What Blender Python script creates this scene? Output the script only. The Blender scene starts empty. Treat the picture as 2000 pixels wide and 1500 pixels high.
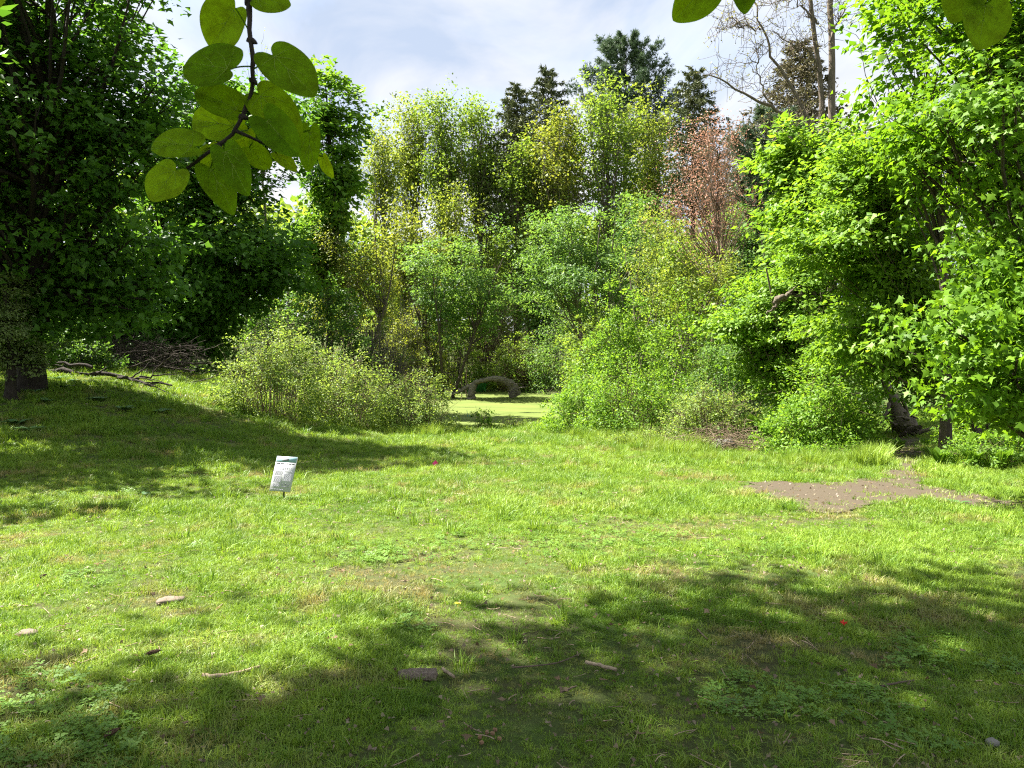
import bpy, math, numpy as np
from mathutils import Vector, Matrix
sc = bpy.context.scene
col = sc.collection
R = math.radians
# ------------------------------------------------------------------ camera
CAMZ = 1.6
cam_d = bpy.data.cameras.new('camera'); cam = bpy.data.objects.new('camera', cam_d); col.objects.link(cam)
cam.location = (0, 0, CAMZ); cam.rotation_euler = (R(90 - 2.67), 0, 0)
cam_d.sensor_width = 36; cam_d.lens = 27; cam_d.clip_end = 3000; cam_d.clip_start = 0.05
cam_d.dof.use_dof = True; cam_d.dof.focus_distance = 16; cam_d.dof.aperture_fstop = 26
sc.camera = cam
# ------------------------------------------------------------------ sky, sun, exposure
SUN = Vector((-0.64, 0.28, 1.0)).normalized()
EL = math.asin(SUN.z); AZ = math.atan2(SUN.x, SUN.y)
w = bpy.data.worlds.new('World'); sc.world = w; w.use_nodes = True
N = w.node_tree.nodes; Lk = w.node_tree.links; N.clear()
def nd(t, **kw):
    n = N.new(t)
    for k, v in kw.items():
        if k.startswith('_'): setattr(n, k[1:], v)
        else: n.inputs[k].default_value = v
    return n
out = nd('ShaderNodeOutputWorld')
sky = nd('ShaderNodeTexSky', _sky_type='NISHITA', _sun_disc=False, _sun_elevation=EL, _sun_rotation=AZ, _air_density=1.0, _dust_density=1.5)
bg1 = nd('ShaderNodeBackground', Strength=0.05); Lk.new(sky.outputs[0], bg1.inputs[0])
tc = nd('ShaderNodeTexCoord'); sx = nd('ShaderNodeSeparateXYZ'); Lk.new(tc.outputs['Generated'], sx.inputs[0])
za = nd('ShaderNodeMath', _operation='ABSOLUTE'); Lk.new(sx.outputs[2], za.inputs[0])
zb = nd('ShaderNodeMath', _operation='ADD'); zb.inputs[1].default_value = 0.16; Lk.new(za.outputs[0], zb.inputs[0])
dx = nd('ShaderNodeMath', _operation='DIVIDE'); Lk.new(sx.outputs[0], dx.inputs[0]); Lk.new(zb.outputs[0], dx.inputs[1])
dy = nd('ShaderNodeMath', _operation='DIVIDE'); Lk.new(sx.outputs[1], dy.inputs[0]); Lk.new(zb.outputs[0], dy.inputs[1])
cx = nd('ShaderNodeCombineXYZ'); Lk.new(dx.outputs[0], cx.inputs[0]); Lk.new(dy.outputs[0], cx.inputs[1])
n1 = nd('ShaderNodeTexNoise', Scale=1.1, Detail=7.0, Roughness=0.55, Distortion=0.4); Lk.new(cx.outputs[0], n1.inputs['Vector'])
r1 = nd('ShaderNodeValToRGB'); r1.color_ramp.elements[0].position = 0.36; r1.color_ramp.elements[1].position = 0.52
r1.color_ramp.elements[0].color = (.62, .62, .62, 1)
Lk.new(n1.outputs[0], r1.inputs[0])
mp = nd('ShaderNodeMapping'); mp.inputs['Location'].default_value = (3.1, 1.7, 0); mp.inputs['Scale'].default_value = (1, .55, 1); Lk.new(cx.outputs[0], mp.inputs[0])
n2 = nd('ShaderNodeTexNoise', Scale=1.7, Detail=6.0, Roughness=0.55, Distortion=0.9); Lk.new(mp.outputs[0], n2.inputs['Vector'])
r2 = nd('ShaderNodeValToRGB'); r2.color_ramp.elements[0].position = 0.36; r2.color_ramp.elements[1].position = 0.66
r2.color_ramp.elements[0].color = (.55, .65, .83, 1); r2.color_ramp.elements[1].color = (1.0, .99, 1.0, 1)
Lk.new(n2.outputs[0], r2.inputs[0])
bg2 = nd('ShaderNodeBackground', Strength=0.175); Lk.new(r2.outputs[0], bg2.inputs[0])
mx = nd('ShaderNodeMixShader'); Lk.new(r1.outputs[0], mx.inputs[0]); Lk.new(bg1.outputs[0], mx.inputs[1]); Lk.new(bg2.outputs[0], mx.inputs[2])
Lk.new(mx.outputs[0], out.inputs[0])
sd = bpy.data.lights.new('sun', 'SUN'); sd.energy = 3.9; sd.angle = R(0.53); sd.color = (1.0, 0.95, 0.86)
so = bpy.data.objects.new('sun', sd); col.objects.link(so); so.location = (-30, 10, 40)
so.rotation_euler = (-SUN).to_track_quat('-Z', 'Y').to_euler()
sc.view_settings.view_transform = 'Standard'; sc.view_settings.look = 'None'
sc.view_settings.exposure = 2.7; sc.view_settings.gamma = 1
sc.cycles.max_bounces = 8; sc.cycles.diffuse_bounces = 6; sc.cycles.glossy_bounces = 2
sc.cycles.transmission_bounces = 4; sc.cycles.transparent_max_bounces = 4
sc.cycles.caustics_reflective = False; sc.cycles.caustics_refractive = False
sc.cycles.sample_clamp_indirect = 6
sc.cycles.use_denoising = False; sc.cycles.filter_width = 1.15
SUNV = np.array(SUN)

# ------------------------------------------------------------------ helpers
def rng_(s): return np.random.default_rng(s)
def smooth(t): t = np.clip(t, 0, 1); return t * t * (3 - 2 * t)
def vnoise(x, y, scale=1.0, seed=0):
    x = np.asarray(x, float) * scale; y = np.asarray(y, float) * scale
    xi = np.floor(x).astype(np.int64); yi = np.floor(y).astype(np.int64); fx = smooth(x - xi); fy = smooth(y - yi)
    def h(a, b):
        v = np.sin(a * 127.1 + b * 311.7 + seed * 74.7) * 43758.5453
        return v - np.floor(v)
    return (h(xi, yi) * (1 - fx) + h(xi + 1, yi) * fx) * (1 - fy) + (h(xi, yi + 1) * (1 - fx) + h(xi + 1, yi + 1) * fx) * fy
def fbm(x, y, scale=1.0, seed=0, o=4):
    v = 0; a = .5
    for i in range(o): v = v + a * vnoise(x, y, scale * 2 ** i, seed + i * 13); a *= .5
    return v
WATER = -1.62
PC = (-1.0, 44.0); PR = (4.8, 13.2)
def pond_r(x, y):
    a = np.arctan2(y - PC[1], x - PC[0])
    k = 1 + .05 * np.sin(3 * a + 1) + .04 * np.sin(5 * a)
    return np.sqrt(((x - PC[0]) / PR[0]) ** 2 + ((y - PC[1]) / PR[1]) ** 2) / k
def gz(x, y):
    x = np.asarray(x, float); y = np.asarray(y, float)
    z = np.where(y < 0, 0.0, -0.052 * np.minimum(y, 29.0))
    z = z + 5.2 * smooth((y - 60) / 45) + .02 * np.maximum(y - 105, 0)
    z = z + 2.2 * smooth((-x - 3) / 11) * smooth((y - 8) / 20)
    z = z + 1.0 * smooth((x - 9) / 14) * smooth((y - 18) / 20)
    z = z - 0.75 * smooth((1.06 - pond_r(x, y)) / .16)
    z = z + .05 * (fbm(x, y, .35, 3) - .5) + .10 * (vnoise(x, y, .11, 8) - .5)
    return z
def X(px, Y): return (px - 1000) / 1500 * Y
def Z(py, Y): return CAMZ - (py - 680) / 1500 * Y
def at(px, Y): x = X(px, Y); return np.array((x, Y, float(gz(x, Y))))

def new_mesh(name, V, F, tint=None, smooth_=False, mats=()):
    """V (n,3); F list of int arrays (m,3)/(m,4)"""
    V = np.asarray(V, np.float32).reshape(-1, 3)
    F = [np.asarray(f, np.int32) for f in F if len(f)]
    me = bpy.data.meshes.new(name)
    me.vertices.add(len(V)); me.vertices.foreach_set('co', V.ravel())
    if F:
        loops = np.concatenate([f.ravel() for f in F]); tot = np.concatenate([np.full(len(f), f.shape[1], np.int32) for f in F])
        st = np.concatenate(([0], np.cumsum(tot)[:-1])).astype(np.int32)
        me.loops.add(len(loops)); me.loops.foreach_set('vertex_index', loops)
        me.polygons.add(len(tot)); me.polygons.foreach_set('loop_start', st)
        if smooth_: me.polygons.foreach_set('use_smooth', np.ones(len(tot), bool))
        me.update(calc_edges=True)
        if tint is not None:
            a = me.attributes.new('tint', 'FLOAT', 'FACE'); a.data.foreach_set('value', np.asarray(tint, np.float32))
    for m in mats: me.materials.append(m)
    return me
def link(name, data, parent=None, loc=None):
    o = bpy.data.objects.new(name, data); col.objects.link(o)
    if parent is not None: o.parent = parent
    if loc is not None: o.location = loc
    return o
def tag(o, label=None, cat=None, group=None, kind=None):
    for k, v in (('label', label), ('category', cat), ('group', group), ('kind', kind)):
        if v: o[k] = v
    return o
class MB:
    def __init__(s): s.V = []; s.T = []; s.Q = []; s.tt = []; s.tq = []; s.n = 0
    def add(s, V, F, tint=0.5):
        V = np.asarray(V, float).reshape(-1, 3); F = np.asarray(F, int)
        if not len(F): return s
        t = np.full(len(F), tint) if np.isscalar(tint) else np.asarray(tint)
        (s.T if F.shape[1] == 3 else s.Q).append(F + s.n); (s.tt if F.shape[1] == 3 else s.tq).append(t)
        s.V.append(V); s.n += len(V); return s
    def mesh(s, name, mat, smooth_=False, origin=None):
        V = np.concatenate(s.V)
        if origin is not None: V = V - np.asarray(origin)
        T = np.concatenate(s.T) if s.T else np.zeros((0, 3), int); Q = np.concatenate(s.Q) if s.Q else np.zeros((0, 4), int)
        t = np.concatenate([a for a in s.tt + s.tq])
        return new_mesh(name, V, [T, Q], t, smooth_, [mat])
    def build(s, name, mat, parent=None, smooth_=False, origin=None):
        o = link(name, s.mesh(name, mat, smooth_, origin), parent)
        if parent is None and origin is not None: o.location = origin
        return o
def nrm(v): return v / np.maximum(np.linalg.norm(v, axis=-1, keepdims=True), 1e-9)
def tubes(mb, P, Rr, S=5, tint=0.5, cap=False):
    """P (N,K,3) centre lines, Rr (N,K) radii"""
    P = np.asarray(P, float); Rr = np.asarray(Rr, float)
    if P.ndim == 2: P = P[None]; Rr = Rr[None]
    n, K, _ = P.shape
    if n == 0: return
    T = nrm(np.gradient(P, axis=1))
    m = nrm(T.mean(1)); ref = np.where(np.abs(m[:, 2:3]) > .8, np.array([[1., 0, 0]]), np.array([[0., 0, 1.]]))[:, None, :]
    u = nrm(np.cross(T, ref)); v = np.cross(T, u)
    a = np.arange(S) / S * 2 * np.pi
    V = P[:, :, None, :] + Rr[:, :, None, None] * (np.cos(a)[:, None] * u[:, :, None, :] + np.sin(a)[:, None] * v[:, :, None, :])
    i = np.arange(n)[:, None, None] * K * S; k = np.arange(K - 1)[None, :, None] * S; s = np.arange(S)[None, None, :]; s2 = (s + 1) % S
    F = np.stack(np.broadcast_arrays(i + k + s, i + k + s2, i + k + S + s2, i + k + S + s), -1).reshape(-1, 4)
    t = tint if np.isscalar(tint) else np.repeat(tint, (K - 1) * S)
    mb.add(V, F, t)
    if cap:
        for e, kk in ((0, 0), (1, K - 1)):
            ring = V[:, kk]; c = P[:, kk][:, None, :]
            VV = np.concatenate([ring, c], 1); ii = np.arange(n)[:, None] * (S + 1); ss = np.arange(S)[None]; s22 = (ss + 1) % S
            FF = np.stack(np.broadcast_arrays(ii + ss, ii + s22, ii + S), -1).reshape(-1, 3)
            mb.add(VV, FF, .8)
def curve(p0, p1, K, bend, rng, wig=0.0):
    """N curved lines p0->p1 (N,3) with control offset bend (N,3)"""
    t = np.linspace(0, 1, K)[None, :, None]
    p0 = np.atleast_2d(p0)[:, None, :]; p1 = np.atleast_2d(p1)[:, None, :]; c = (p0 + p1) / 2 + np.atleast_2d(bend)[:, None, :]
    P = (1 - t) ** 2 * p0 + 2 * t * (1 - t) * c + t ** 2 * p1
    if wig:
        W = rng.normal(0, wig, P.shape); W[:, 0] = 0; P = P + W
    return P
# leaf templates: verts (x width, y length, z normal), triangles
def fan(outline, c):
    V = [c] + outline; n = len(outline)
    return np.array(V, float), np.array([(0, 1 + i, 1 + (i + 1) % n) for i in range(n)])
half = [(.26, -.08), (.19, .13), (.60, .30), (.24, .45)]
_mo = [(0, 0, 0)] + [(x, y, -.25 * x - .10 * y * y) for x, y in half] + [(0, 1, -.18)] + [(-x, y, -.25 * x - .10 * y * y) for x, y in half[::-1]]
MAPLE = (np.array(_mo, float), np.array([(0, i, i + 1) for i in range(1, len(_mo) - 1)]))
LOBED = (np.array([(0, 0, 0), (.48, .18, -.12), (.26, .46, -.06), (0, 1, -.14), (-.26, .46, -.06), (-.48, .18, -.12)], float),
         np.array([(0, 1, 2), (0, 2, 3), (0, 3, 4), (0, 4, 5)]))
OVAL = (np.array([(0, 0, 0), (.30, .42, -.10), (0, 1, -.08), (-.30, .42, -.10)], float), np.array([(0, 1, 2), (0, 2, 3)]))
ov = OVAL[0]
def rot2(V, a, s=1., o=(0, 0, 0)):
    c, d = math.cos(a), math.sin(a); M = np.array([[c, -d, 0], [d, c, 0], [0, 0, 1]])
    return V @ M.T * s + np.array(o)
TRIO = (np.concatenate([rot2(ov, .75, .62, (0, .22, 0)), rot2(ov, -.75, .62, (0, .22, 0)), rot2(ov, 0, .7, (0, .35, -.03))]),
        np.concatenate([OVAL[1], OVAL[1] + 4, OVAL[1] + 8]))
def tuft(n, seed, w=.05, spread=1.0):
    r = rng_(seed); V = []; F = []
    for i in range(n):
        d = r.normal(0, 1, 3) * spread; d[1] = abs(d[1]) * .7 + .55; d /= np.linalg.norm(d); d *= r.uniform(.7, 1.)
        s = np.cross(d, r.normal(0, 1, 3)); s = s / np.linalg.norm(s) * w
        k = len(V); V += [-s, s, d]; F.append((k, k + 1, k + 2))
    return np.array(V), np.array(F)
NEEDLE = tuft(8, 1, .07, .75)
SPRAY = tuft(4, 2, .11, .45)
def leaves(mb, C, nrm_, dirr, size, tmpl, tint):
    """place template at C with normal nrm_ and length axis dirr"""
    n = nrm(nrm_); d = dirr - (dirr * n).sum(-1, keepdims=True) * n; d = nrm(d); x = np.cross(d, n)
    TV, TF = tmpl; s = np.asarray(size).reshape(-1, 1, 1)
    V = C[:, None, :] + s * (TV[None, :, 0:1] * x[:, None] + TV[None, :, 1:2] * d[:, None] + TV[None, :, 2:3] * n[:, None])
    F = (np.arange(len(C)) * len(TV))[:, None, None] + TF[None]
    mb.add(V, F.reshape(-1, TF.shape[1]), np.repeat(tint, len(TF)))
def ball(rng, n, shell=0.0):
    v = nrm(rng.normal(0, 1, (n, 3))); r = rng.uniform(shell, 1, (n, 1)) ** (1 / 2.2); return v * r

# ------------------------------------------------------------------ materials
def mat_new(name):
    m = bpy.data.materials.new(name); m.use_nodes = True; m.node_tree.nodes.clear(); return m, m.node_tree.nodes, m.node_tree.links
def leaf_mat(name, dark, light, trans=.42, tboost=(1.35, 1.25, .7), rough=.5, spec=.24, bump=0):
    m, n, l = mat_new(name)
    o = n.new('ShaderNodeOutputMaterial'); at_ = n.new('ShaderNodeAttribute'); at_.attribute_name = 'tint'
    rp = n.new('ShaderNodeMix'); rp.data_type = 'RGBA'; rp.inputs[6].default_value = (*dark, 1); rp.inputs[7].default_value = (*light, 1)
    l.new(at_.outputs['Fac'], rp.inputs[0])
    p = n.new('ShaderNodeBsdfPrincipled'); p.inputs['Roughness'].default_value = rough; p.inputs['Specular IOR Level'].default_value = spec
    l.new(rp.outputs[2], p.inputs['Base Color'])
    mu = n.new('ShaderNodeMix'); mu.data_type = 'RGBA'; mu.blend_type = 'MULTIPLY'; mu.inputs[0].default_value = 1; mu.inputs[7].default_value = (*tboost, 1)
    mu.clamp_result = False
    l.new(rp.outputs[2], mu.inputs[6])
    t = n.new('ShaderNodeBsdfTranslucent'); l.new(mu.outputs[2], t.inputs[0])
    ms = n.new('ShaderNodeMixShader'); ms.inputs[0].default_value = trans
    l.new(p.outputs[0], ms.inputs[1]); l.new(t.outputs[0], ms.inputs[2]); l.new(ms.outputs[0], o.inputs[0])
    return m
def rough_mat(name, c1, c2, scale=8, detail=6, bump=.4, rough=.85, stretch=(1, 1, 1), c3=None, dist=.02, tint=False):
    m, n, l = mat_new(name)
    o = n.new('ShaderNodeOutputMaterial'); p = n.new('ShaderNodeBsdfPrincipled'); p.inputs['Roughness'].default_value = rough; p.inputs['Specular IOR Level'].default_value = .2
    tcn = n.new('ShaderNodeTexCoord'); mpn = n.new('ShaderNodeMapping'); mpn.inputs['Scale'].default_value = stretch
    l.new(tcn.outputs['Object'], mpn.inputs[0])
    nz = n.new('ShaderNodeTexNoise'); nz.inputs['Scale'].default_value = scale; nz.inputs['Detail'].default_value = detail; nz.inputs['Roughness'].default_value = .65
    l.new(mpn.outputs[0], nz.inputs['Vector'])
    rp = n.new('ShaderNodeValToRGB'); e = rp.color_ramp.elements; e[0].position = .32; e[1].position = .68; e[0].color = (*c1, 1); e[1].color = (*c2, 1)
    if c3: q = e.new(.5); q.color = (*c3, 1)
    l.new(nz.outputs[0], rp.inputs[0]); l.new(rp.outputs[0], p.inputs['Base Color'])
    b = n.new('ShaderNodeBump'); b.inputs['Strength'].default_value = bump; b.inputs['Distance'].default_value = dist
    l.new(nz.outputs[0], b.inputs['Height']); l.new(b.outputs[0], p.inputs['Normal'])
    l.new(p.outputs[0], o.inputs[0]); return m
def plain(name, c, rough=.6, spec=.3):
    m, n, l = mat_new(name); o = n.new('ShaderNodeOutputMaterial'); p = n.new('ShaderNodeBsdfPrincipled')
    nz = n.new('ShaderNodeTexNoise'); nz.inputs['Scale'].default_value = 40
    mixn = n.new('ShaderNodeMix'); mixn.data_type = 'RGBA'; mixn.inputs[6].default_value = (*[v * .92 for v in c], 1); mixn.inputs[7].default_value = (*c, 1)
    l.new(nz.outputs[0], mixn.inputs[0]); l.new(mixn.outputs[2], p.inputs['Base Color'])
    p.inputs['Roughness'].default_value = rough; p.inputs['Specular IOR Level'].default_value = spec; l.new(p.outputs[0], o.inputs[0]); return m
M = {}
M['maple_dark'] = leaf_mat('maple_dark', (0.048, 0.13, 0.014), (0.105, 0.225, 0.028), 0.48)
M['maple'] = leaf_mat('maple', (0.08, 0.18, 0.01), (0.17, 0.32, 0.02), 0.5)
M['boxelder'] = leaf_mat('boxelder', (0.095, 0.2, 0.014), (0.2, 0.34, 0.032), 0.5)
M['spring'] = leaf_mat('spring', (0.125, 0.185, 0.028), (0.245, 0.31, 0.055), .53)
M['spring_green'] = leaf_mat('spring_green', (0.105, 0.19, 0.026), (0.215, 0.31, 0.05), .53)
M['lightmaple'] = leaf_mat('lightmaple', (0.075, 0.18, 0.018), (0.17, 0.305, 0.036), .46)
M['oak_gold'] = leaf_mat('oak_gold', (0.115, 0.17, 0.025), (0.23, 0.26, 0.045), .53)
M['redbud'] = leaf_mat('redbud', (0.3, 0.155, 0.11), (0.46, 0.27, 0.19), .35, (1.1, 1, .9))
M['midgreen'] = leaf_mat('midgreen', (0.07, 0.16, 0.032), (0.16, 0.27, 0.06), .53)
M['undergrowth'] = leaf_mat('undergrowth', (0.048, 0.12, 0.02), (0.12, 0.22, 0.04), .53)
M['rose'] = leaf_mat('rose', (0.12, 0.205, 0.036), (0.25, 0.34, 0.085), .53)
M['honeysuckle'] = leaf_mat('honeysuckle', (0.095, 0.205, 0.018), (0.2, 0.34, 0.04), .53)
M['vine'] = leaf_mat('vine', (0.11, 0.155, 0.022), (0.22, 0.26, 0.045), .53)
M['fern'] = leaf_mat('fern', (.080, .180, .015), (.150, .270, .030), .45)
M['hawthorn'] = leaf_mat('hawthorn', (0.11, 0.17, 0.05), (0.22, 0.28, 0.1), .38)
M['pine'] = leaf_mat('pine', (0.06, 0.105, 0.055), (0.125, 0.18, 0.095), .18, (1.1, 1.1, .9))
M['spruce'] = leaf_mat('spruce', (0.075, 0.1, 0.036), (0.15, 0.165, 0.066), .15, (1, 1, 1))
M['spruce_brown'] = leaf_mat('spruce_brown', (0.09, 0.085, 0.04), (0.17, 0.145, 0.07), .15, (1, 1, 1))
M['locust'] = leaf_mat('locust', (.16, .17, .07), (.26, .26, .12), .4)
M['katsura'] = leaf_mat('katsura', (0.09, 0.2, 0.006), (0.205, 0.345, 0.012), 0.68, (1.7, 1.45, .35), .7, .08)
M['dock'] = leaf_mat('dock', (0.07, 0.16, 0.05), (0.13, 0.24, 0.09), .3)
M['iris'] = leaf_mat('iris', (.02, .12, .02), (.04, .19, .03), .35)
M['dead_leaf'] = leaf_mat('dead_leaf', (0.09, 0.055, 0.03), (0.24, 0.175, 0.11), .2, (1, .9, .8), .8, .1)
M['dead_grass'] = leaf_mat('dead_grass', (0.12, 0.09, 0.05), (0.22, 0.18, 0.1), .25, (1, 1, .9), .8, .1)
M['bark'] = rough_mat('bark', (.035, .026, .02), (.11, .09, .07), 5, 8, .8, .9, (6, 6, 1), None, .05)
M['bark_light'] = rough_mat('bark_light', (.07, .055, .042), (.19, .155, .12), 5, 8, .7, .9, (6, 6, 1), None, .04)
M['bark_dark'] = rough_mat('bark_dark', (.016, .012, .010), (.05, .04, .032), 5, 8, .8, .9, (6, 6, 1), None, .05)
M['twig_grey'] = rough_mat('twig_grey', (.07, .058, .048), (.16, .135, .11), 20, 4, .3)
M['brush'] = rough_mat('brush', (.022, .016, .012), (.075, .058, .045), 20, 4, .3)  # darkened wood: the deep shade under the maples is put into the colour
M['twig_tan'] = rough_mat('twig_tan', (.11, .078, .05), (.24, .18, .125), 20, 4, .3)
M['deadwood'] = rough_mat('deadwood', (.06, .05, .04), (.30, .26, .21), 4, 8, .8, .9, (1, 5, 5), (.17, .145, .115), .04)
M['stick'] = rough_mat('stick', (.16, .11, .07), (.42, .33, .23), 30, 6, .5, .85, (1, 1, 1), None, .004)
M['stick_dark'] = rough_mat('stick_dark', (.05, .035, .025), (.16, .12, .09), 30, 6, .5, .85, (1, 1, 1), None, .004)
M['barkpiece'] = rough_mat('barkpiece', (.07, .05, .035), (.30, .24, .19), 40, 8, 1.0, .9, (1, 3, 1), None, .012)
M['stone'] = rough_mat('stone', (.11, .085, .06), (.22, .18, .14), 12, 8, .5, .9, (1, 1, 1), (.16, .125, .095), .01)
M['stone_pale'] = rough_mat('stone_pale', (.12, .115, .10), (.25, .24, .21), 6, 8, .6, .9, (1, 1, 1), None, .03)
M['cone'] = rough_mat('cone', (.05, .03, .02), (.15, .09, .055), 60, 4, .5)
M['nut'] = rough_mat('nut', (.16, .09, .05), (.34, .22, .13), 60, 4, .4)

# ------------------------------------------------------------------ ground, pond, path
def gY(py): return 1.6 / ((py - 680) / 1500 - .052)
path_px = [(1440, 956), (1475, 946), (1520, 944), (1590, 949), (1670, 941), (1728, 930), (1738, 905), (1738, 880), (1742, 852), (1802, 852), (1808, 880), (1815, 905), (1828, 927), (1835, 938), (1800, 950), (1855, 957), (1930, 972), (2010, 984), (2080, 1000), (2020, 1012), (1905, 996), (1830, 986), (1750, 988), (1690, 999), (1625, 1013), (1560, 1000), (1500, 979), (1450, 964)]
path_pts = np.array([(X(px, gY(py)), gY(py)) for px, py in path_px])
def inside(x, y, poly):
    x = np.asarray(x, float); y = np.asarray(y, float); c = np.zeros(x.shape, bool)
    n = len(poly)
    for i in range(n):
        x1, y1 = poly[i]; x2, y2 = poly[(i + 1) % n]
        if y1 == y2: continue
        c ^= ((y1 > y) != (y2 > y)) & (x < (x2 - x1) * (y - y1) / (y2 - y1) + x1)
    return c
def edge_dist(x, y, poly):
    d = np.full(np.shape(x), 1e9)
    for i in range(len(poly)):
        a = poly[i]; b = poly[(i + 1) % len(poly)]; ab = b - a
        t = np.clip(((x - a[0]) * ab[0] + (y - a[1]) * ab[1]) / (ab @ ab), 0, 1)
        d = np.minimum(d, np.hypot(x - a[0] - t * ab[0], y - a[1] - t * ab[1]))
    return d
def dens_path(poly, it=2):
    for _ in range(it):
        q = []
        for i in range(len(poly)):
            a = poly[i]; b = poly[(i + 1) % len(poly)]; q += [a * .75 + b * .25, a * .25 + b * .75]
        poly = np.array(q)
    return poly
path_poly = dens_path(path_pts, 2)
r0 = rng_(5)
def ground_axis(a, b, fine, lim):
    core = np.arange(a, b + 1e-6, fine)
    k = np.geomspace(fine, lim, 40); return np.concatenate([(a - np.cumsum(k))[::-1], core, b + np.cumsum(k)])
gx = ground_axis(-26, 26, .8, 60); gy = ground_axis(-6, 70, .8, 60)
GX, GY = np.meshgrid(gx, gy); GV = np.stack([GX, GY, gz(GX, GY)], -1).reshape(-1, 3)
nx = len(gx); ii = (np.arange(len(gy) - 1)[:, None] * nx + np.arange(nx - 1)[None]).ravel()
GF = np.stack([ii, ii + 1, ii + nx + 1, ii + nx], -1)
def ground_mat():
    m, n, l = mat_new('ground_soil_and_turf')
    o = n.new('ShaderNodeOutputMaterial'); p = n.new('ShaderNodeBsdfPrincipled'); p.inputs['Roughness'].default_value = .95; p.inputs['Specular IOR Level'].default_value = .05
    tcn = n.new('ShaderNodeTexCoord')
    a = n.new('ShaderNodeTexNoise'); a.inputs['Scale'].default_value = 1.1; a.inputs['Detail'].default_value = 8; a.inputs['Roughness'].default_value = .7
    b = n.new('ShaderNodeTexNoise'); b.inputs['Scale'].default_value = 45; b.inputs['Detail'].default_value = 10; b.inputs['Roughness'].default_value = .8
    for q in (a, b): l.new(tcn.outputs['Object'], q.inputs['Vector'])
    ra = n.new('ShaderNodeValToRGB'); e = ra.color_ramp.elements; e[0].position = .40; e[1].position = .60; e[0].color = (.075, .062, .036, 1); e[1].color = (.062, .120, .022, 1)
    l.new(a.outputs[0], ra.inputs[0])
    rb = n.new('ShaderNodeValToRGB'); e = rb.color_ramp.elements; e[0].position = .35; e[1].position = .7; e[0].color = (.04, .036, .018, 1); e[1].color = (.10, .145, .04, 1)
    l.new(b.outputs[0], rb.inputs[0])
    mixn = n.new('ShaderNodeMix'); mixn.data_type = 'RGBA'; mixn.inputs[0].default_value = .5; l.new(ra.outputs[0], mixn.inputs[6]); l.new(rb.outputs[0], mixn.inputs[7])
    l.new(mixn.outputs[2], p.inputs['Base Color'])
    bm = n.new('ShaderNodeBump'); bm.inputs['Strength'].default_value = .6; bm.inputs['Distance'].default_value = .03; l.new(b.outputs[0], bm.inputs['Height']); l.new(bm.outputs[0], p.inputs['Normal'])
    l.new(p.outputs[0], o.inputs[0]); return m
ground = link('ground', new_mesh('ground', GV, [GF], None, True, [ground_mat()])); tag(ground, 'grassy ground sloping down to the pond', 'ground', None, 'structure')
# path sheet: fine grid cells inside an irregular outline
def ragged(x, y): return np.where(np.asarray(y) > 14.3, .30, .75) * (fbm(x, y, 2.9, 9, 5) - .47)
def sheet(name, poly, h, step, mat):
    x0, y0 = poly.min(0); x1, y1 = poly.max(0)
    xs = np.arange(x0 - .3, x1 + .3, step); ys = np.arange(y0 - .3, y1 + .3, step); A, B = np.meshgrid(xs, ys)
    Cx = A[:-1, :-1] + step / 2; Cy = B[:-1, :-1] + step / 2
    d = edge_dist(Cx, Cy, poly); ins = inside(Cx, Cy, poly)
    sd_ = np.where(ins, d, -d) + ragged(Cx, Cy)
    keep = (sd_ > 0).ravel()
    n_ = len(xs); i_ = (np.arange(len(ys) - 1)[:, None] * n_ + np.arange(n_ - 1)[None]).ravel()[keep]
    F = np.stack([i_, i_ + 1, i_ + n_ + 1, i_ + n_], -1)
    V = np.stack([A, B, gz(A, B) + h], -1).reshape(-1, 3)
    used = np.unique(F); mp_ = np.zeros(len(V), int); mp_[used] = np.arange(len(used))
    return link(name, new_mesh(name, V[used], [mp_[F]], None, True, [mat]))
M['path'] = rough_mat('path_dirt', (.050, .039, .026), (.098, .078, .054), 70, 12, .5, .95, (1, 1, 1), (.070, .055, .037), .006)
path = sheet('path', path_poly, .022, .05, M['path']); tag(path, 'trodden brown dirt path with a bare widened patch in the lawn', 'path', None, 'structure')
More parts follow.
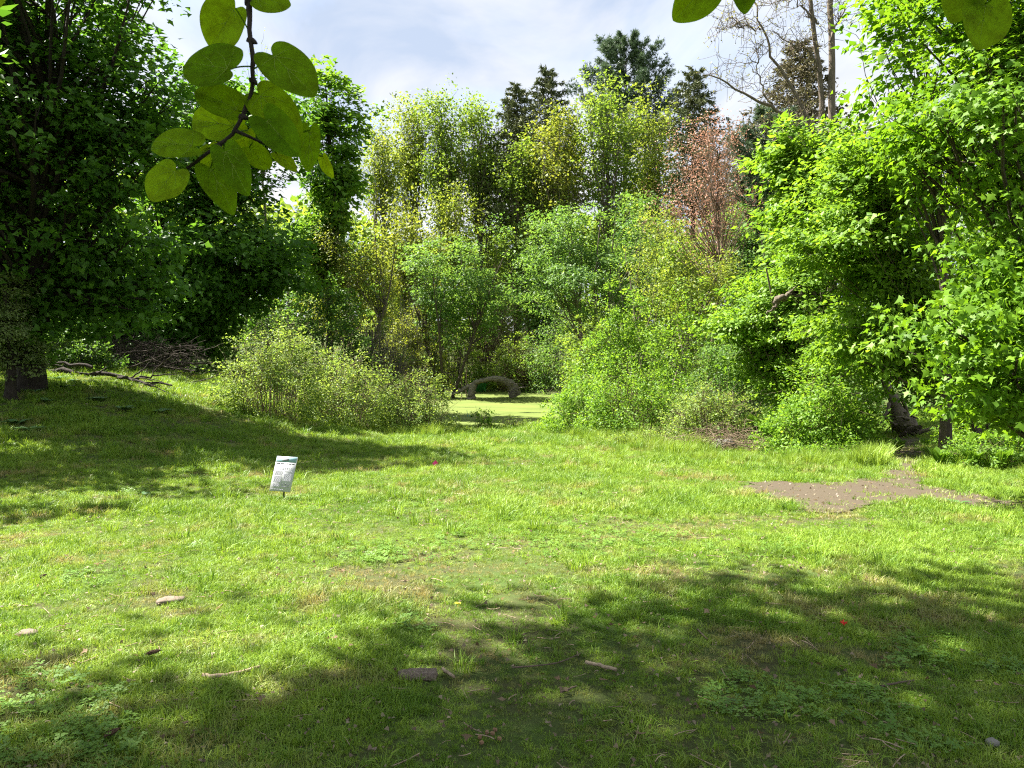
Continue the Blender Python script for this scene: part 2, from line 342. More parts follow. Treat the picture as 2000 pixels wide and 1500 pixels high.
# pond
def duckweed_mat():
    m, n, l = mat_new('duckweed_water')
    o = n.new('ShaderNodeOutputMaterial'); tcn = n.new('ShaderNodeTexCoord')
    mpn = n.new('ShaderNodeMapping'); mpn.inputs['Scale'].default_value = (.5, 1.3, 1); l.new(tcn.outputs['Object'], mpn.inputs[0])
    a = n.new('ShaderNodeTexNoise'); a.inputs['Scale'].default_value = .9; a.inputs['Detail'].default_value = 8; a.inputs['Roughness'].default_value = .65; l.new(mpn.outputs[0], a.inputs['Vector'])
    b = n.new('ShaderNodeTexNoise'); b.inputs['Scale'].default_value = 30; b.inputs['Detail'].default_value = 5; l.new(tcn.outputs['Object'], b.inputs['Vector'])
    ra = n.new('ShaderNodeValToRGB'); e = ra.color_ramp.elements; e[0].position = .35; e[1].position = .62; e[0].color = (.070, .105, .012, 1); e[1].color = (.118, .150, .024, 1); l.new(a.outputs[0], ra.inputs[0])
    mu = n.new('ShaderNodeMix'); mu.data_type = 'RGBA'; mu.blend_type = 'MULTIPLY'; mu.inputs[0].default_value = .6; l.new(ra.outputs[0], mu.inputs[6]); l.new(b.outputs[0], mu.inputs[7])
    p = n.new('ShaderNodeBsdfPrincipled'); p.inputs['Roughness'].default_value = .7; p.inputs['Specular IOR Level'].default_value = .3; l.new(ra.outputs[0], p.inputs['Base Color'])
    wv = n.new('ShaderNodeBsdfPrincipled'); wv.inputs['Base Color'].default_value = (.02, .03, .015, 1); wv.inputs['Roughness'].default_value = .08
    fr = n.new('ShaderNodeValToRGB'); e = fr.color_ramp.elements; e[0].position = .35; e[1].position = .40; l.new(a.outputs[0], fr.inputs[0])
    ms = n.new('ShaderNodeMixShader'); l.new(fr.outputs[0], ms.inputs[0]); l.new(wv.outputs[0], ms.inputs[1]); l.new(p.outputs[0], ms.inputs[2])
    bm = n.new('ShaderNodeBump'); bm.inputs['Strength'].default_value = .3; bm.inputs['Distance'].default_value = .01; l.new(b.outputs[0], bm.inputs['Height']); l.new(bm.outputs[0], p.inputs['Normal'])
    l.new(ms.outputs[0], o.inputs[0]); return m
an = np.linspace(0, 2 * np.pi, 96, endpoint=False); k = (1 + .05 * np.sin(3 * an + 1) + .04 * np.sin(5 * an)) * 1.05
pv = np.stack([PC[0] + PR[0] * k * np.cos(an), PC[1] + PR[1] * k * np.sin(an), np.full(96, WATER)], -1)
pond = link('pond', new_mesh('pond', np.vstack([pv, [[PC[0], PC[1], WATER]]]), [np.array([(i, (i + 1) % 96, 96) for i in range(96)])], None, False, [duckweed_mat()]))
tag(pond, 'pond covered with yellow green duckweed', 'pond', None, 'structure')

# ------------------------------------------------------------------ tree builders
def blob(x0, x1, y0, y1, Y, dep=1.0, dY=0.0):
    """ellipsoid (centre, radii) from extents measured on the photo at distance Y"""
    Yb = Y + dY
    rx = (x1 - x0) / 2 / 1500 * Yb; rz = (y1 - y0) / 2 / 1500 * Yb
    return (np.array((X((x0 + x1) / 2, Yb), Yb, Z((y0 + y1) / 2, Yb))), np.array((rx, max(rx, rz * .6) * dep, rz)))
def leaf_cloud(mb, rng, centres, axis_c, per, rad, flat, size, tmpl, up=.9, outw=.5, rnd=.6, droop=.3, tvar=.28):
    n = len(centres); C0 = np.repeat(centres, per, 0)
    rr = np.repeat(rad if not np.isscalar(rad) else np.full(n, rad), per)[:, None]
    off = ball(rng, n * per) * rr * np.array([[1, 1, flat]])
    C = C0 + off
    od = nrm(C - axis_c) ; h = np.zeros_like(od); h[:, 2] = 1
    no = up * h + outw * od + rnd * rng.normal(0, 1, C.shape) + .25 * SUNV
    d = nrm(off + .4 * od) + rng.normal(0, .5, C.shape); d[:, 2] -= droop
    ct = np.repeat(rng.uniform(.15, .85, n), per)
    tint = np.clip(ct + rng.normal(0, tvar, len(C)), 0, 1)
    leaves(mb, C, no, d, size * rng.uniform(.45, 1.35, len(C)), tmpl, tint)
def broadleaf(name, label, cat, px, Y, blobs, leafmat, size, seed, boughs=40, clus=7, per=40, trunk_r=.2, trunk_px=None, bough_r=1.6, clus_r=.6, flat=.45,
              tmpl=OVAL, bark='bark', stems=1, fork=.35, shell=.35, spray=.5, top=None, group=None, limb_k=.30, spread=.3, up=.9, outw=.5, rnd=.6, keep=None, twigs=True, base=None, lean=(0, 0)):
    r = rng_(seed)
    b = at(px, Y) if base is None else np.array(base, float)
    root = link(name, None, None, b); tag(root, label, cat, group)
    blobs = [blob(*q[:4], Y, *(q[4:])) if not isinstance(q[0], np.ndarray) else q for q in blobs]
    vol = np.array([np.prod(q[1]) ** (2 / 3) for q in blobs]); vol /= vol.sum()
    pick = r.choice(len(blobs), boughs, p=vol)
    cc = np.array([q[0] for q in blobs]); rr = np.array([q[1] for q in blobs])
    BC = cc[pick] + ball(r, boughs, shell) * np.maximum(rr[pick] - bough_r * .45, rr[pick] * .5) + r.normal(0, .17, (boughs, 3)) * rr[pick]
    if keep is not None: BC = BC[keep(BC)]
    BC[:, 2] = np.maximum(BC[:, 2], gz(BC[:, 0], BC[:, 1]) + bough_r * .35)
    nb = len(BC); ctr = (cc * vol[:, None]).sum(0); ztop = max((q[0][2] + q[1][2] for q in blobs)) if top is None else top
    # trunks
    tr = MB(); K = 12; nodes = []; nrad = []
    for s in range(stems):
        t = np.linspace(0, 1, K); a = r.uniform(0, 2 * np.pi)
        tip = np.array((ctr[0] * .8 + b[0] * .2 + lean[0], ctr[1] * .8 + b[1] * .2 + lean[1], b[2] + (ztop - b[2]) * (.93 if stems == 1 else r.uniform(.7, .92))))
        b0 = b.copy(); b0[2] -= .15
        if stems > 1: b0[:2] += trunk_r * 2.0 * np.array((math.cos(a), math.sin(a))); tip[:2] += spread * (ztop - b[2]) * np.array((math.cos(a), math.sin(a)))
        P = curve(b0, tip, K, np.array((0, 0, (tip[2] - b0[2]) * .12)) + r.normal(0, .3, 3), r, 0)[0]
        P[1:, :2] += np.cumsum(r.normal(0, .035 * (ztop - b[2]) / 10, (K - 1, 2)), 0)
        rad = trunk_r * (1 - .9 * t ** .9) * (1 + .45 * np.exp(-t * 28)); rad = np.maximum(rad, .012)
        tubes(tr, P, rad, 9); nodes.append(P); nrad.append(rad)
    # limbs to boughs
    lm = MB(); NP = np.concatenate(nodes); NR = np.concatenate(nrad); hfr = np.concatenate([np.linspace(0, 1, K)] * stems)
    want = np.clip((BC[:, 2] - b[2]) / (ztop - b[2]) * .8 - .12 + r.normal(0, .05, nb), fork * .6, .93)
    cost = np.abs(hfr[None] - want[:, None]) * 6 + np.linalg.norm(NP[None, :, :2] - BC[:, None, :2], axis=2) * .15
    cost[:, hfr < fork * .55] = 1e3
    idx = cost.argmin(1); P0 = NP[idx]; L = np.linalg.norm(BC - P0, axis=1, keepdims=True)
    bend = np.zeros_like(BC); bend[:, 2] = -.10 * L[:, 0]; bend += r.normal(0, .07, BC.shape) * L
    P = curve(P0, BC, 6, bend, r, 0.03 * bough_r)
    rl = np.clip(NR[idx] * limb_k * 1.6, .012, .30)[:, None] * np.linspace(1, .14, 6)[None]
    tubes(tr, P, rl, 4)
    # clusters
    CC = np.repeat(BC, clus, 0) + ball(r, nb * clus) * np.array([bough_r, bough_r, bough_r * flat * 1.2]) * r.uniform(.7, 1.15, (nb * clus, 1))
    sp = r.uniform(0, 1, len(CC)) < spray; ns = int(sp.sum()); bi = np.repeat(np.arange(nb), clus)[sp]; tt = r.uniform(.42, 1.12, (ns, 1))
    CC[sp] = P0[bi] + (BC[bi] - P0[bi]) * tt + r.normal(0, .28, (ns, 3)) * bough_r
    CC[:, 2] = np.maximum(CC[:, 2], gz(CC[:, 0], CC[:, 1]) + clus_r * .3)
    if keep is not None: ok = keep(CC); src = np.repeat(BC, clus, 0)[ok]; CC = CC[ok]
    else: src = np.repeat(BC, clus, 0)
    if twigs:
        st = src + (P0[np.repeat(np.arange(nb), clus)][ok if keep is not None else slice(None)] - src) * r.uniform(0, .35, (len(CC), 1))
        bd = r.normal(0, .10, CC.shape) * bough_r; bd[:, 2] += .05
        tubes(tr, curve(st, CC, 3, bd, r)[::3], np.clip(trunk_r * .07, .006, .02) * np.linspace(1, .4, 3)[None] * np.ones((len(CC[::3]), 1)), 3)
    cr = MB(); leaf_cloud(cr, r, CC, ctr, per, clus_r * r.uniform(.7, 1.2, len(CC)), flat, size, tmpl, up, outw, rnd)
    o = tr.build('trunk', M[bark], root, True); o.matrix_parent_inverse = Matrix.Translation(-Vector(b))
    o = cr.build('crown', M[leafmat], root); o.matrix_parent_inverse = Matrix.Translation(-Vector(b)); o['kind'] = 'stuff'
    return root
def conifer(name, label, px, Y, ytop, width, seed, kind='spruce', leafmat='spruce', bark='bark', bare=.25, n=26, base=None):
    r = rng_(seed); b = at(px, Y) if base is None else np.array(base, float); root = link(name, None, None, b); tag(root, label, 'tree')
    H = Z(ytop, Y) - b[2]; W = width / 2 / 1500 * Y
    tr = MB(); t = np.linspace(0, 1, 10); P = np.tile(b, (10, 1)); P[:, 2] += H * t - .1; P[:, :2] += np.cumsum(r.normal(0, .02, (10, 2)), 0)
    tubes(tr, P, np.maximum(H * .014 * (1 - .95 * t), .02), 8)
    cr = MB(); PP = []; RRr = []; LC = []; LD = []; LT = []
    nb = n * 5
    for i in range(nb):
        f = bare + (1 - bare) * (i + r.uniform(0, 1)) / nb
        a = i * 2.399 + r.normal(0, .3)
        if kind == 'spruce': ln = W * (1 - f) / (1 - bare) * r.uniform(.75, 1.15) + .12 * W; dz = -.25 + .6 * f
        else:
            pr = math.sin(min(1, (1 - f) / (1 - bare) * 1.25 + .12) * math.pi * .62); ln = W * pr * r.uniform(.35, 1.25) * (1 + .35 * math.sin(a * 2 + seed)) + .12 * W; dz = .20 + .75 * f
        d = np.array((math.cos(a), math.sin(a), 0)); p0 = np.array((np.interp(f, t, P[:, 0]), np.interp(f, t, P[:, 1]), b[2] + H * f))
        p1 = p0 + d * ln + np.array((0, 0, ln * dz * .8)); bend = np.array((0, 0, ln * (.12 if kind == 'spruce' else -.12)))
        c = curve(p0, p1, 6, bend, r, ln * .015)[0]; PP.append(c); RRr.append(np.linspace(max(.012, ln * .012), .006, 6))
        if kind == 'spruce': m = int(12 + 15 * ln)
        else: m = int(14 + 30 * ln)
        u = r.uniform(.12, 1, m) if kind == 'spruce' else 1.04 - .62 * r.uniform(0, 1, m) ** 1.6
        q = np.stack([np.interp(u, np.linspace(0, 1, 6), c[:, j]) for j in range(3)], -1)
        side = np.cross(d, (0, 0, 1.)); off = r.normal(0, 1, (m, 1)) * side * ln * (.16 if kind == 'spruce' else .17) * (1.1 - u[:, None])
        off2 = r.normal(0, .07 * ln if kind != 'spruce' else .05 * ln, (m, 3)); LC.append(q + off + off2)
        dd = d * .8 + np.sign(r.normal(0, 1, (m, 1))) * side * .7 + r.normal(0, .3, (m, 3))
        dd[:, 2] += (-.45 if kind == 'spruce' else .5); LD.append(dd); LT.append(np.clip(r.uniform(.2, .7) + r.normal(0, .2, m), 0, 1))
    tubes(tr, np.array(PP), np.array(RRr), 4)
    C = np.concatenate(LC); D = np.concatenate(LD); T_ = np.concatenate(LT)
    leaves(cr, C, r.normal(0, 1, C.shape), D, r.uniform(.7, 1.2, len(C)) * (.5 if kind == 'spruce' else .46), SPRAY if kind == 'spruce' else NEEDLE, T_)
    for mb, nm, mt in ((tr, 'trunk', bark), (cr, 'crown', leafmat)):
        o = mb.build(nm, M[mt], root, nm == 'trunk'); o.matrix_parent_inverse = Matrix.Translation(-Vector(b))
        if nm == 'crown': o['kind'] = 'stuff'
    return root
def shrub(name, label, cat, x0, x1, ytop, Y, leafmat, size, seed, n=9000, canes=60, cane_mat='twig_tan', dep=.7, tmpl=OVAL, shell=.25, group=None, rough=.35, peak=None, nclump=150, cane_r=.007, low=.0, spikes=.25):
    """mound of arching canes carrying many small leaves"""
    r = rng_(seed); xc = (x0 + x1) / 2; b = at(xc, Y); root = link(name, None, None, b); tag(root, label, cat, group)
    W = (x1 - x0) / 2 / 1500 * Y; H = max(.3, Z(ytop, Y) - b[2]); D = W * dep
    pk = 0 if peak is None else (peak - xc) / 1500 * Y
    # canes
    tw = MB(); a = r.uniform(0, 2 * np.pi, canes); q = np.sqrt(r.uniform(0, 1, canes))
    p0 = np.stack([b[0] + .45 * W * q * np.cos(a), b[1] + .45 * D * q * np.sin(a), np.zeros(canes)], -1); p0[:, 2] = gz(p0[:, 0], p0[:, 1]) - .03
    f = r.uniform(.55, 1.08, canes)
    p1 = np.stack([b[0] + pk * (1 - q) + W * q * f * np.cos(a), b[1] + D * q * f * np.sin(a), b[2] + H * np.sqrt(np.clip(1.06 - q * q, .02, 1)) * r.uniform(.75, 1.12, canes)], -1)
    bd = np.zeros((canes, 3)); bd[:, 2] = .22 * H
    CP = curve(p0, p1, 6, bd, r, .02 * H); tubes(tw, CP, cane_r * np.linspace(1.3, .4, 6)[None] * r.uniform(.6, 1.4, (canes, 1)), 3)
    # side twigs
    m = canes * 3; ci = r.integers(0, canes, m); ki = r.integers(1, 6, m); s0 = CP[ci, ki]; s1 = s0 + r.normal(0, .16 * H, (m, 3)) + np.array((0, 0, .10 * H))
    SP = curve(s0, s1, 3, r.normal(0, .03 * H, (m, 3)), r); tubes(tw, SP, cane_r * .55 * np.linspace(1, .5, 3)[None] * np.ones((m, 1)), 3)
    # leaves in clumps over a lumpy dome
    cr = MB(); v = nrm(r.normal(0, 1, (nclump, 3))); v[:, 2] = np.abs(v[:, 2]) * 1.0 + low * r.uniform(-1, 0, nclump)
    lump = 1 + rough * (fbm(v[:, 0] * 3 + seed, v[:, 1] * 3 + v[:, 2] * 2, 1.0, seed, 3) - .45) * 2
    rad = r.uniform(shell, 1, (nclump, 1)) ** .5 * lump[:, None]
    C = b + v * rad * np.array((W, D, H)); C[:, 0] += pk * np.clip(v[:, 2], 0, 1) * .7
    tips = np.concatenate([CP[:, 4:].reshape(-1, 3), SP[:, -1]])
    C = np.concatenate([C, tips[r.integers(0, len(tips), int(nclump * spikes))]])
    C[:, 2] = np.maximum(C[:, 2], gz(C[:, 0], C[:, 1]) + .06)
    per = max(1, int(n * .86) // len(C)); cl = .17 * (W * D * H) ** (1 / 3) * r.uniform(.5, 1.4, len(C))
    leaf_cloud(cr, r, C, b, per, cl, .8, size, tmpl, .6, .5, .8, .15, .28)
    for mb, nm, mt in ((tw, 'canes', cane_mat), (cr, 'foliage', leafmat)):
        o = mb.build(nm, M[mt], root); o.matrix_parent_inverse = Matrix.Translation(-Vector(b)); o['kind'] = 'stuff'
    return root
# ------------------------------------------------------------------ trees: dark maples on the shaded side of the lawn
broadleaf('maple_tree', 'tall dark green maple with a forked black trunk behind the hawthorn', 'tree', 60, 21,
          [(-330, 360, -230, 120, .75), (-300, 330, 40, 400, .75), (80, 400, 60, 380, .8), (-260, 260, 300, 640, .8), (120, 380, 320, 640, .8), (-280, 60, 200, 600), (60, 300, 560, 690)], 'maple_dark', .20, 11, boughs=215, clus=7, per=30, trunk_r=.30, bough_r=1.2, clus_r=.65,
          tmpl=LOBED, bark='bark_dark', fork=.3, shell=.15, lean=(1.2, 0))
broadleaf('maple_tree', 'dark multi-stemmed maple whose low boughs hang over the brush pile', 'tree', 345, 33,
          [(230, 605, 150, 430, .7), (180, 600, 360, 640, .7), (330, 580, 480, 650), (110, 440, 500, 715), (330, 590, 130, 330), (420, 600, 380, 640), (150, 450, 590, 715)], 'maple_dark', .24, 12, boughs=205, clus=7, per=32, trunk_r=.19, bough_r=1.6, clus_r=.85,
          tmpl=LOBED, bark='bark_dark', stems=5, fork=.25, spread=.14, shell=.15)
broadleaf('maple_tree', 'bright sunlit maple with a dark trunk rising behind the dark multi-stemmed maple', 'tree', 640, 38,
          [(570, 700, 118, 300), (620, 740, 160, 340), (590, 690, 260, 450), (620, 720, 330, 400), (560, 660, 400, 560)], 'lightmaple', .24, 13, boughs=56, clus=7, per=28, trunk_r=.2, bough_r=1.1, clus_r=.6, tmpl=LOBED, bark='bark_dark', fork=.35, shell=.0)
broadleaf('hawthorn_tree', 'small grey green tree with a low dense crown in front of the tall dark maple', 'tree', 18, 19.5,
          [(-110, 75, 510, 700), (-60, 95, 590, 730)], 'hawthorn', .08, 14, boughs=36, clus=8, per=60, trunk_r=.15, bough_r=.6, clus_r=.32, bark='bark_dark', fork=.35)
# shade trees standing outside the frame on the sunny side: their shadows lie across the lawn
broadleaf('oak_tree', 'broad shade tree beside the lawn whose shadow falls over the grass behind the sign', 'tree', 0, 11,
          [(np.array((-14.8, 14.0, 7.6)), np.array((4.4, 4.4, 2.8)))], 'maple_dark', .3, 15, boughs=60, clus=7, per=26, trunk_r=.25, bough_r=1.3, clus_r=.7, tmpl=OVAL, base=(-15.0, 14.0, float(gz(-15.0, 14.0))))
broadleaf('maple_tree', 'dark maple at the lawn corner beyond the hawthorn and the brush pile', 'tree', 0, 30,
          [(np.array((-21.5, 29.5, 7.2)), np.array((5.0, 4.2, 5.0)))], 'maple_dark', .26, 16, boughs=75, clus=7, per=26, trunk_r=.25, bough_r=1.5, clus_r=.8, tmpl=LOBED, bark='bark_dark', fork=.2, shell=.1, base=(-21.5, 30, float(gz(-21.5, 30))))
# ------------------------------------------------------------------ trees: sunlit maples on the path side
def keepD(C): return C[:, 0] > X(1650, 1) * C[:, 1] - np.clip((560 - (680 - (C[:, 2] - CAMZ) / C[:, 1] * 1500)) / 1500, -.2, .03) * C[:, 1] * 0 - .2
broadleaf('maple_tree', 'near bright green maple with large pointed leaves hanging low beside the path', 'tree', 2060, 14,
          [(1660, 2300, -300, 160, .8, -2.0), (1700, 2250, 100, 460, .9, -2.5), (1800, 2300, 380, 700, .9, -3.0), (1730, 2150, 540, 780, .7, -3.6), (1680, 1880, 170, 400, .8, -1), (1830, 2150, 640, 845, .6, -4.0), (1830, 2100, 700, 840, .6, -3.5)], 'maple', .115, 21,
          boughs=168, clus=8, per=24, trunk_r=.22, bough_r=.9, clus_r=.46, flat=.4, tmpl=MAPLE, bark='bark', fork=.15, up=.75, outw=.55, rnd=.6, shell=.1, base=(10.3, 14.2, float(gz(10.3, 14.2))))
broadleaf('maple_sapling', 'slender maple reaching a thin leafy limb out toward the bare locust', 'tree', 1850, 17,
          [(1640, 1800, 0, 120), (1650, 1820, 100, 260), (1690, 1900, 180, 420), (1660, 1850, -80, 100)], 'maple', .17, 22, boughs=34, clus=6, per=16, trunk_r=.12, bough_r=.8, clus_r=.4, tmpl=LOBED, bark='bark', fork=.4)
broadleaf('boxelder_tree', 'bright boxelder thicket tree with pale leaning stems above the path stump', 'tree', 1945, 19,
          [(1490, 1800, 330, 560), (1560, 1850, 250, 460), (1600, 1900, 500, 760), (1640, 1850, 380, 700)], 'boxelder', .145, 23, boughs=110, clus=8, per=50, trunk_r=.09, bough_r=.95, clus_r=.45, bark='bark_light', stems=4, spread=.18, fork=.25, shell=.1, flat=.4)
broadleaf('boxelder_tree', 'low spreading boxelder with drooping boughs over the green thicket', 'tree', 1560, 25,
          [(1420, 1650, 470, 640), (1440, 1700, 560, 740), (1500, 1740, 420, 620), (1380, 1560, 560, 720), (1450, 1700, 620, 790)], 'boxelder', .15, 24, boughs=110, clus=8, per=50, trunk_r=.09, bough_r=.95, clus_r=.45, bark='bark_light', stems=4, spread=.3, fork=.2, shell=.1, flat=.4)
broadleaf('boxelder_tree', 'rounded fresh green tree behind the thicket and below the bare locust', 'tree', 1580, 29,
          [(1460, 1640, 245, 400), (1470, 1700, 330, 520), (1540, 1760, 280, 460)], 'boxelder', .26, 25, boughs=90, clus=8, per=26, trunk_r=.14, bough_r=1.1, clus_r=.55, bark='bark', fork=.3)
# ------------------------------------------------------------------ woodland beyond the pond
wood = [
 ('slender_tree', 'thin sparse yellow green tree at the edge of the sky gap beside the sunlit maple', 745, 66, [(705, 790, 215, 330), (690, 800, 290, 420)], 'spring', 31, 34, .17),
 ('slender_tree', 'light yellow green woodland tree with a ragged crown next to the thin sparse tree', 805, 70, [(760, 855, 185, 300), (750, 860, 260, 400)], 'spring', 32, 52, .2),
 ('slender_tree', 'yellow green woodland tree with the broadest crown among the thin trunks', 868, 68, [(815, 925, 182, 290), (800, 930, 250, 390)], 'spring_green', 39, 60, .22),
 ('slender_tree', 'green crowned woodland tree with a bare lower trunk next to the dark cedar', 935, 69, [(885, 985, 186, 300), (870, 1000, 270, 400)], 'spring_green', 33, 60, .2),
 ('slender_tree', 'thin pale leaved tree standing between the round woodland crowns', 890, 63, [(830, 950, 340, 560)], 'spring', 34, 36, .10),
 ('slender_tree', 'young blossoming cream green tree low in front of the thin trunks', 790, 58, [(730, 870, 400, 600)], 'vine', 35, 44, .11),
 ('slender_tree', 'tall slim light green tree closing the gap between cedar and golden oak', 1010, 66, [(965, 1055, 270, 400), (960, 1060, 370, 600)], 'spring_green', 38, 52, .12),
 ('oak_tree', 'golden green oak with an orange tinted crown in front of the spruces', 1088, 65, [(1020, 1165, 205, 320), (1005, 1170, 280, 410), (1020, 1150, 380, 560)], 'oak_gold', 36, 84, .18),
 ('oak_tree', 'tall green crowned tree standing directly below the white pine', 1190, 64, [(1115, 1255, 168, 300), (1110, 1270, 260, 400), (1130, 1260, 380, 560)], 'spring_green', 37, 84, .2),
 ('oak_tree', 'light green oak crown leaning toward the reddish budding tree', 1262, 66, [(1215, 1320, 185, 320), (1200, 1320, 290, 440), (1220, 1320, 400, 600)], 'spring', 40, 70, .16),
]
for nm, lb, px, Y, bl, mt, sd_, bo, tr_ in wood:
    broadleaf(nm, lb, 'tree', px, Y, bl, mt, .27, sd_, boughs=bo, clus=8, per=17, trunk_r=tr_, bough_r=1.7, clus_r=.85, flat=.8, bark='bark_light', fork=.3, shell=.0, up=.5, rnd=.9, spray=.6)
under = [
 ('understory_tree', 'green understory tree behind the pond opening', 960, 72, [(880, 1040, 430, 660)], 'spring_green', 201, 60),
 ('understory_tree', 'yellow green understory tree below the thin trunks', 780, 70, [(700, 860, 460, 660)], 'spring', 202, 60),
 ('understory_tree', 'green understory tree below the golden oak', 1060, 63, [(990, 1130, 420, 680)], 'midgreen', 203, 60),
 ('understory_tree', 'bright understory tree below the reddish budding tree', 1330, 54, [(1250, 1400, 440, 680)], 'spring_green', 204, 60),
 ('understory_tree', 'green understory tree between the serviceberry and the budding tree', 1240, 59, [(1180, 1300, 390, 640)], 'midgreen', 205, 50),
 ('understory_tree', 'dim understory tree behind the vine draped small tree', 640, 59, [(540, 720, 420, 640)], 'undergrowth', 206, 60),
 ('understory_tree', 'fresh understory tree behind the low yellow green tree', 1480, 59, [(1400, 1560, 300, 600)], 'spring_green', 207, 70),
]
for nm, lb, px, Y, bl, mt, sd_, bo in under:
    broadleaf(nm, lb, 'tree', px, Y, bl, mt, .28, sd_, boughs=bo, clus=8, per=20, trunk_r=.12, bough_r=1.7, clus_r=.9, flat=.7, bark='bark', fork=.12, shell=.1, up=.6, rnd=.8, stems=2, spread=.1)
bare_px = [(735, 66), (768, 71), (818, 74), (862, 72), (905, 66), (948, 71), (1010, 70), (1040, 74), (890, 78)]
for i, (px, Y) in enumerate(bare_px):
    broadleaf('bare_pole_tree', 'thin grey woodland trunk with few leaves among the yellow green crowns', 'tree', px, Y, [(px - 28, px + 28, 250 + 12 * (i % 4), 430)], 'spring', .22, 50 + i, boughs=12, clus=4, per=9, trunk_r=.11, bough_r=1.6, clus_r=.8, fork=.5, bark='bark_light', group='thin woodland trunks beyond the pond')
broadleaf('serviceberry_tree', 'mid-height green tree with a pale crooked trunk in front of the woodland', 'tree', 1160, 46,
          [(1000, 1180, 380, 560), (1120, 1310, 370, 540), (1020, 1280, 480, 630)], 'midgreen', .17, 61, boughs=75, clus=8, per=42, trunk_r=.13, bough_r=1.2, clus_r=.6, flat=.5, bark='bark_light', stems=3, spread=.12, fork=.3)
broadleaf('red_maple_tree', 'twiggy tree with a reddish budding crown between the green trees', 'tree', 1380, 42,
          [(1285, 1475, 235, 400), (1330, 1440, 215, 300), (1265, 1490, 330, 480)], 'redbud', .10, 62, boughs=110, clus=9, per=8, trunk_r=.13, bough_r=1.0, clus_r=.55, flat=.9, bark='twig_tan', fork=.35, up=.3, rnd=1.0)
broadleaf('slender_tree', 'low yellow green leafed tree in front of the reddish budding tree', 'tree', 1290, 38,
          [(1230, 1380, 410, 620), (1270, 1450, 480, 640)], 'spring', .13, 63, boughs=46, clus=8, per=22, trunk_r=.09, bough_r=.9, clus_r=.5, flat=.7, bark='bark_light', stems=2, fork=.25, rnd=.9)
broadleaf('understory_tree', 'dark green understory tree filling the wood below the thin trunks', 'tree', 870, 50,
          [(770, 960, 440, 600), (820, 1010, 520, 650)], 'midgreen', .19, 64, boughs=56, clus=8, per=32, trunk_r=.12, bough_r=1.1, clus_r=.6, bark='bark', stems=3, fork=.25)
broadleaf('vine_draped_tree', 'small tree smothered in yellow green vines beside the dark multi-stemmed maple', 'tree', 690, 38,
          [(610, 760, 430, 560), (600, 720, 500, 640), (680, 800, 500, 640)], 'vine', .12, 65, boughs=60, clus=8, per=28, trunk_r=.11, bough_r=.9, clus_r=.5, flat=1.2, bark='bark_light', stems=3, fork=.2, rnd=.9)
broadleaf('twiggy_tree', 'distant leafless tree top showing behind the dark maple', 'tree', 525, 60, [(490, 560, 85, 260)], 'spring', .14, 66, boughs=26, clus=6, per=3, trunk_r=.16, bough_r=1.2, clus_r=.7, bark='bark', fork=.4)
broadleaf('understory_tree', 'shaded green tree behind the budding tree and the low boxelder', 'tree', 1440, 45,
          [(1380, 1520, 400, 560), (1400, 1560, 460, 640)], 'undergrowth', .2, 67, boughs=44, clus=8, per=30, trunk_r=.12, bough_r=1.1, clus_r=.6, bark='bark', fork=.2)
# conifers
conifer('white_pine', 'tall white pine with upswept blue green boughs topping the woodland', 1218, 84, 92, 118, 71, 'pine', 'pine', bare=.60, n=24)
conifer('cedar_tree', 'dark olive cedar with a blunt top next to the golden oak', 1010, 70, 178, 230, 72, 'spruce', 'spruce', bare=.5, n=22)
conifer('spruce_tree', 'narrow dark spruce pointing above the golden oak', 1070, 74, 146, 230, 73, 'spruce', 'spruce', bare=.5, n=22)
conifer('spruce_tree', 'olive spruce behind the reddish budding tree', 1350, 72, 148, 260, 74, 'spruce', 'spruce', bare=.5, n=22)
conifer('spruce_tree', 'brownish spruce behind the bare locust trunks', 1552, 62, 98, 330, 75, 'spruce', 'spruce_brown', bare=.5, n=22)
conifer('pine_tree', 'short bushy pine top beside the brownish spruce', 1500, 46, 240, 120, 76, 'pine', 'pine', bare=.45, n=20)
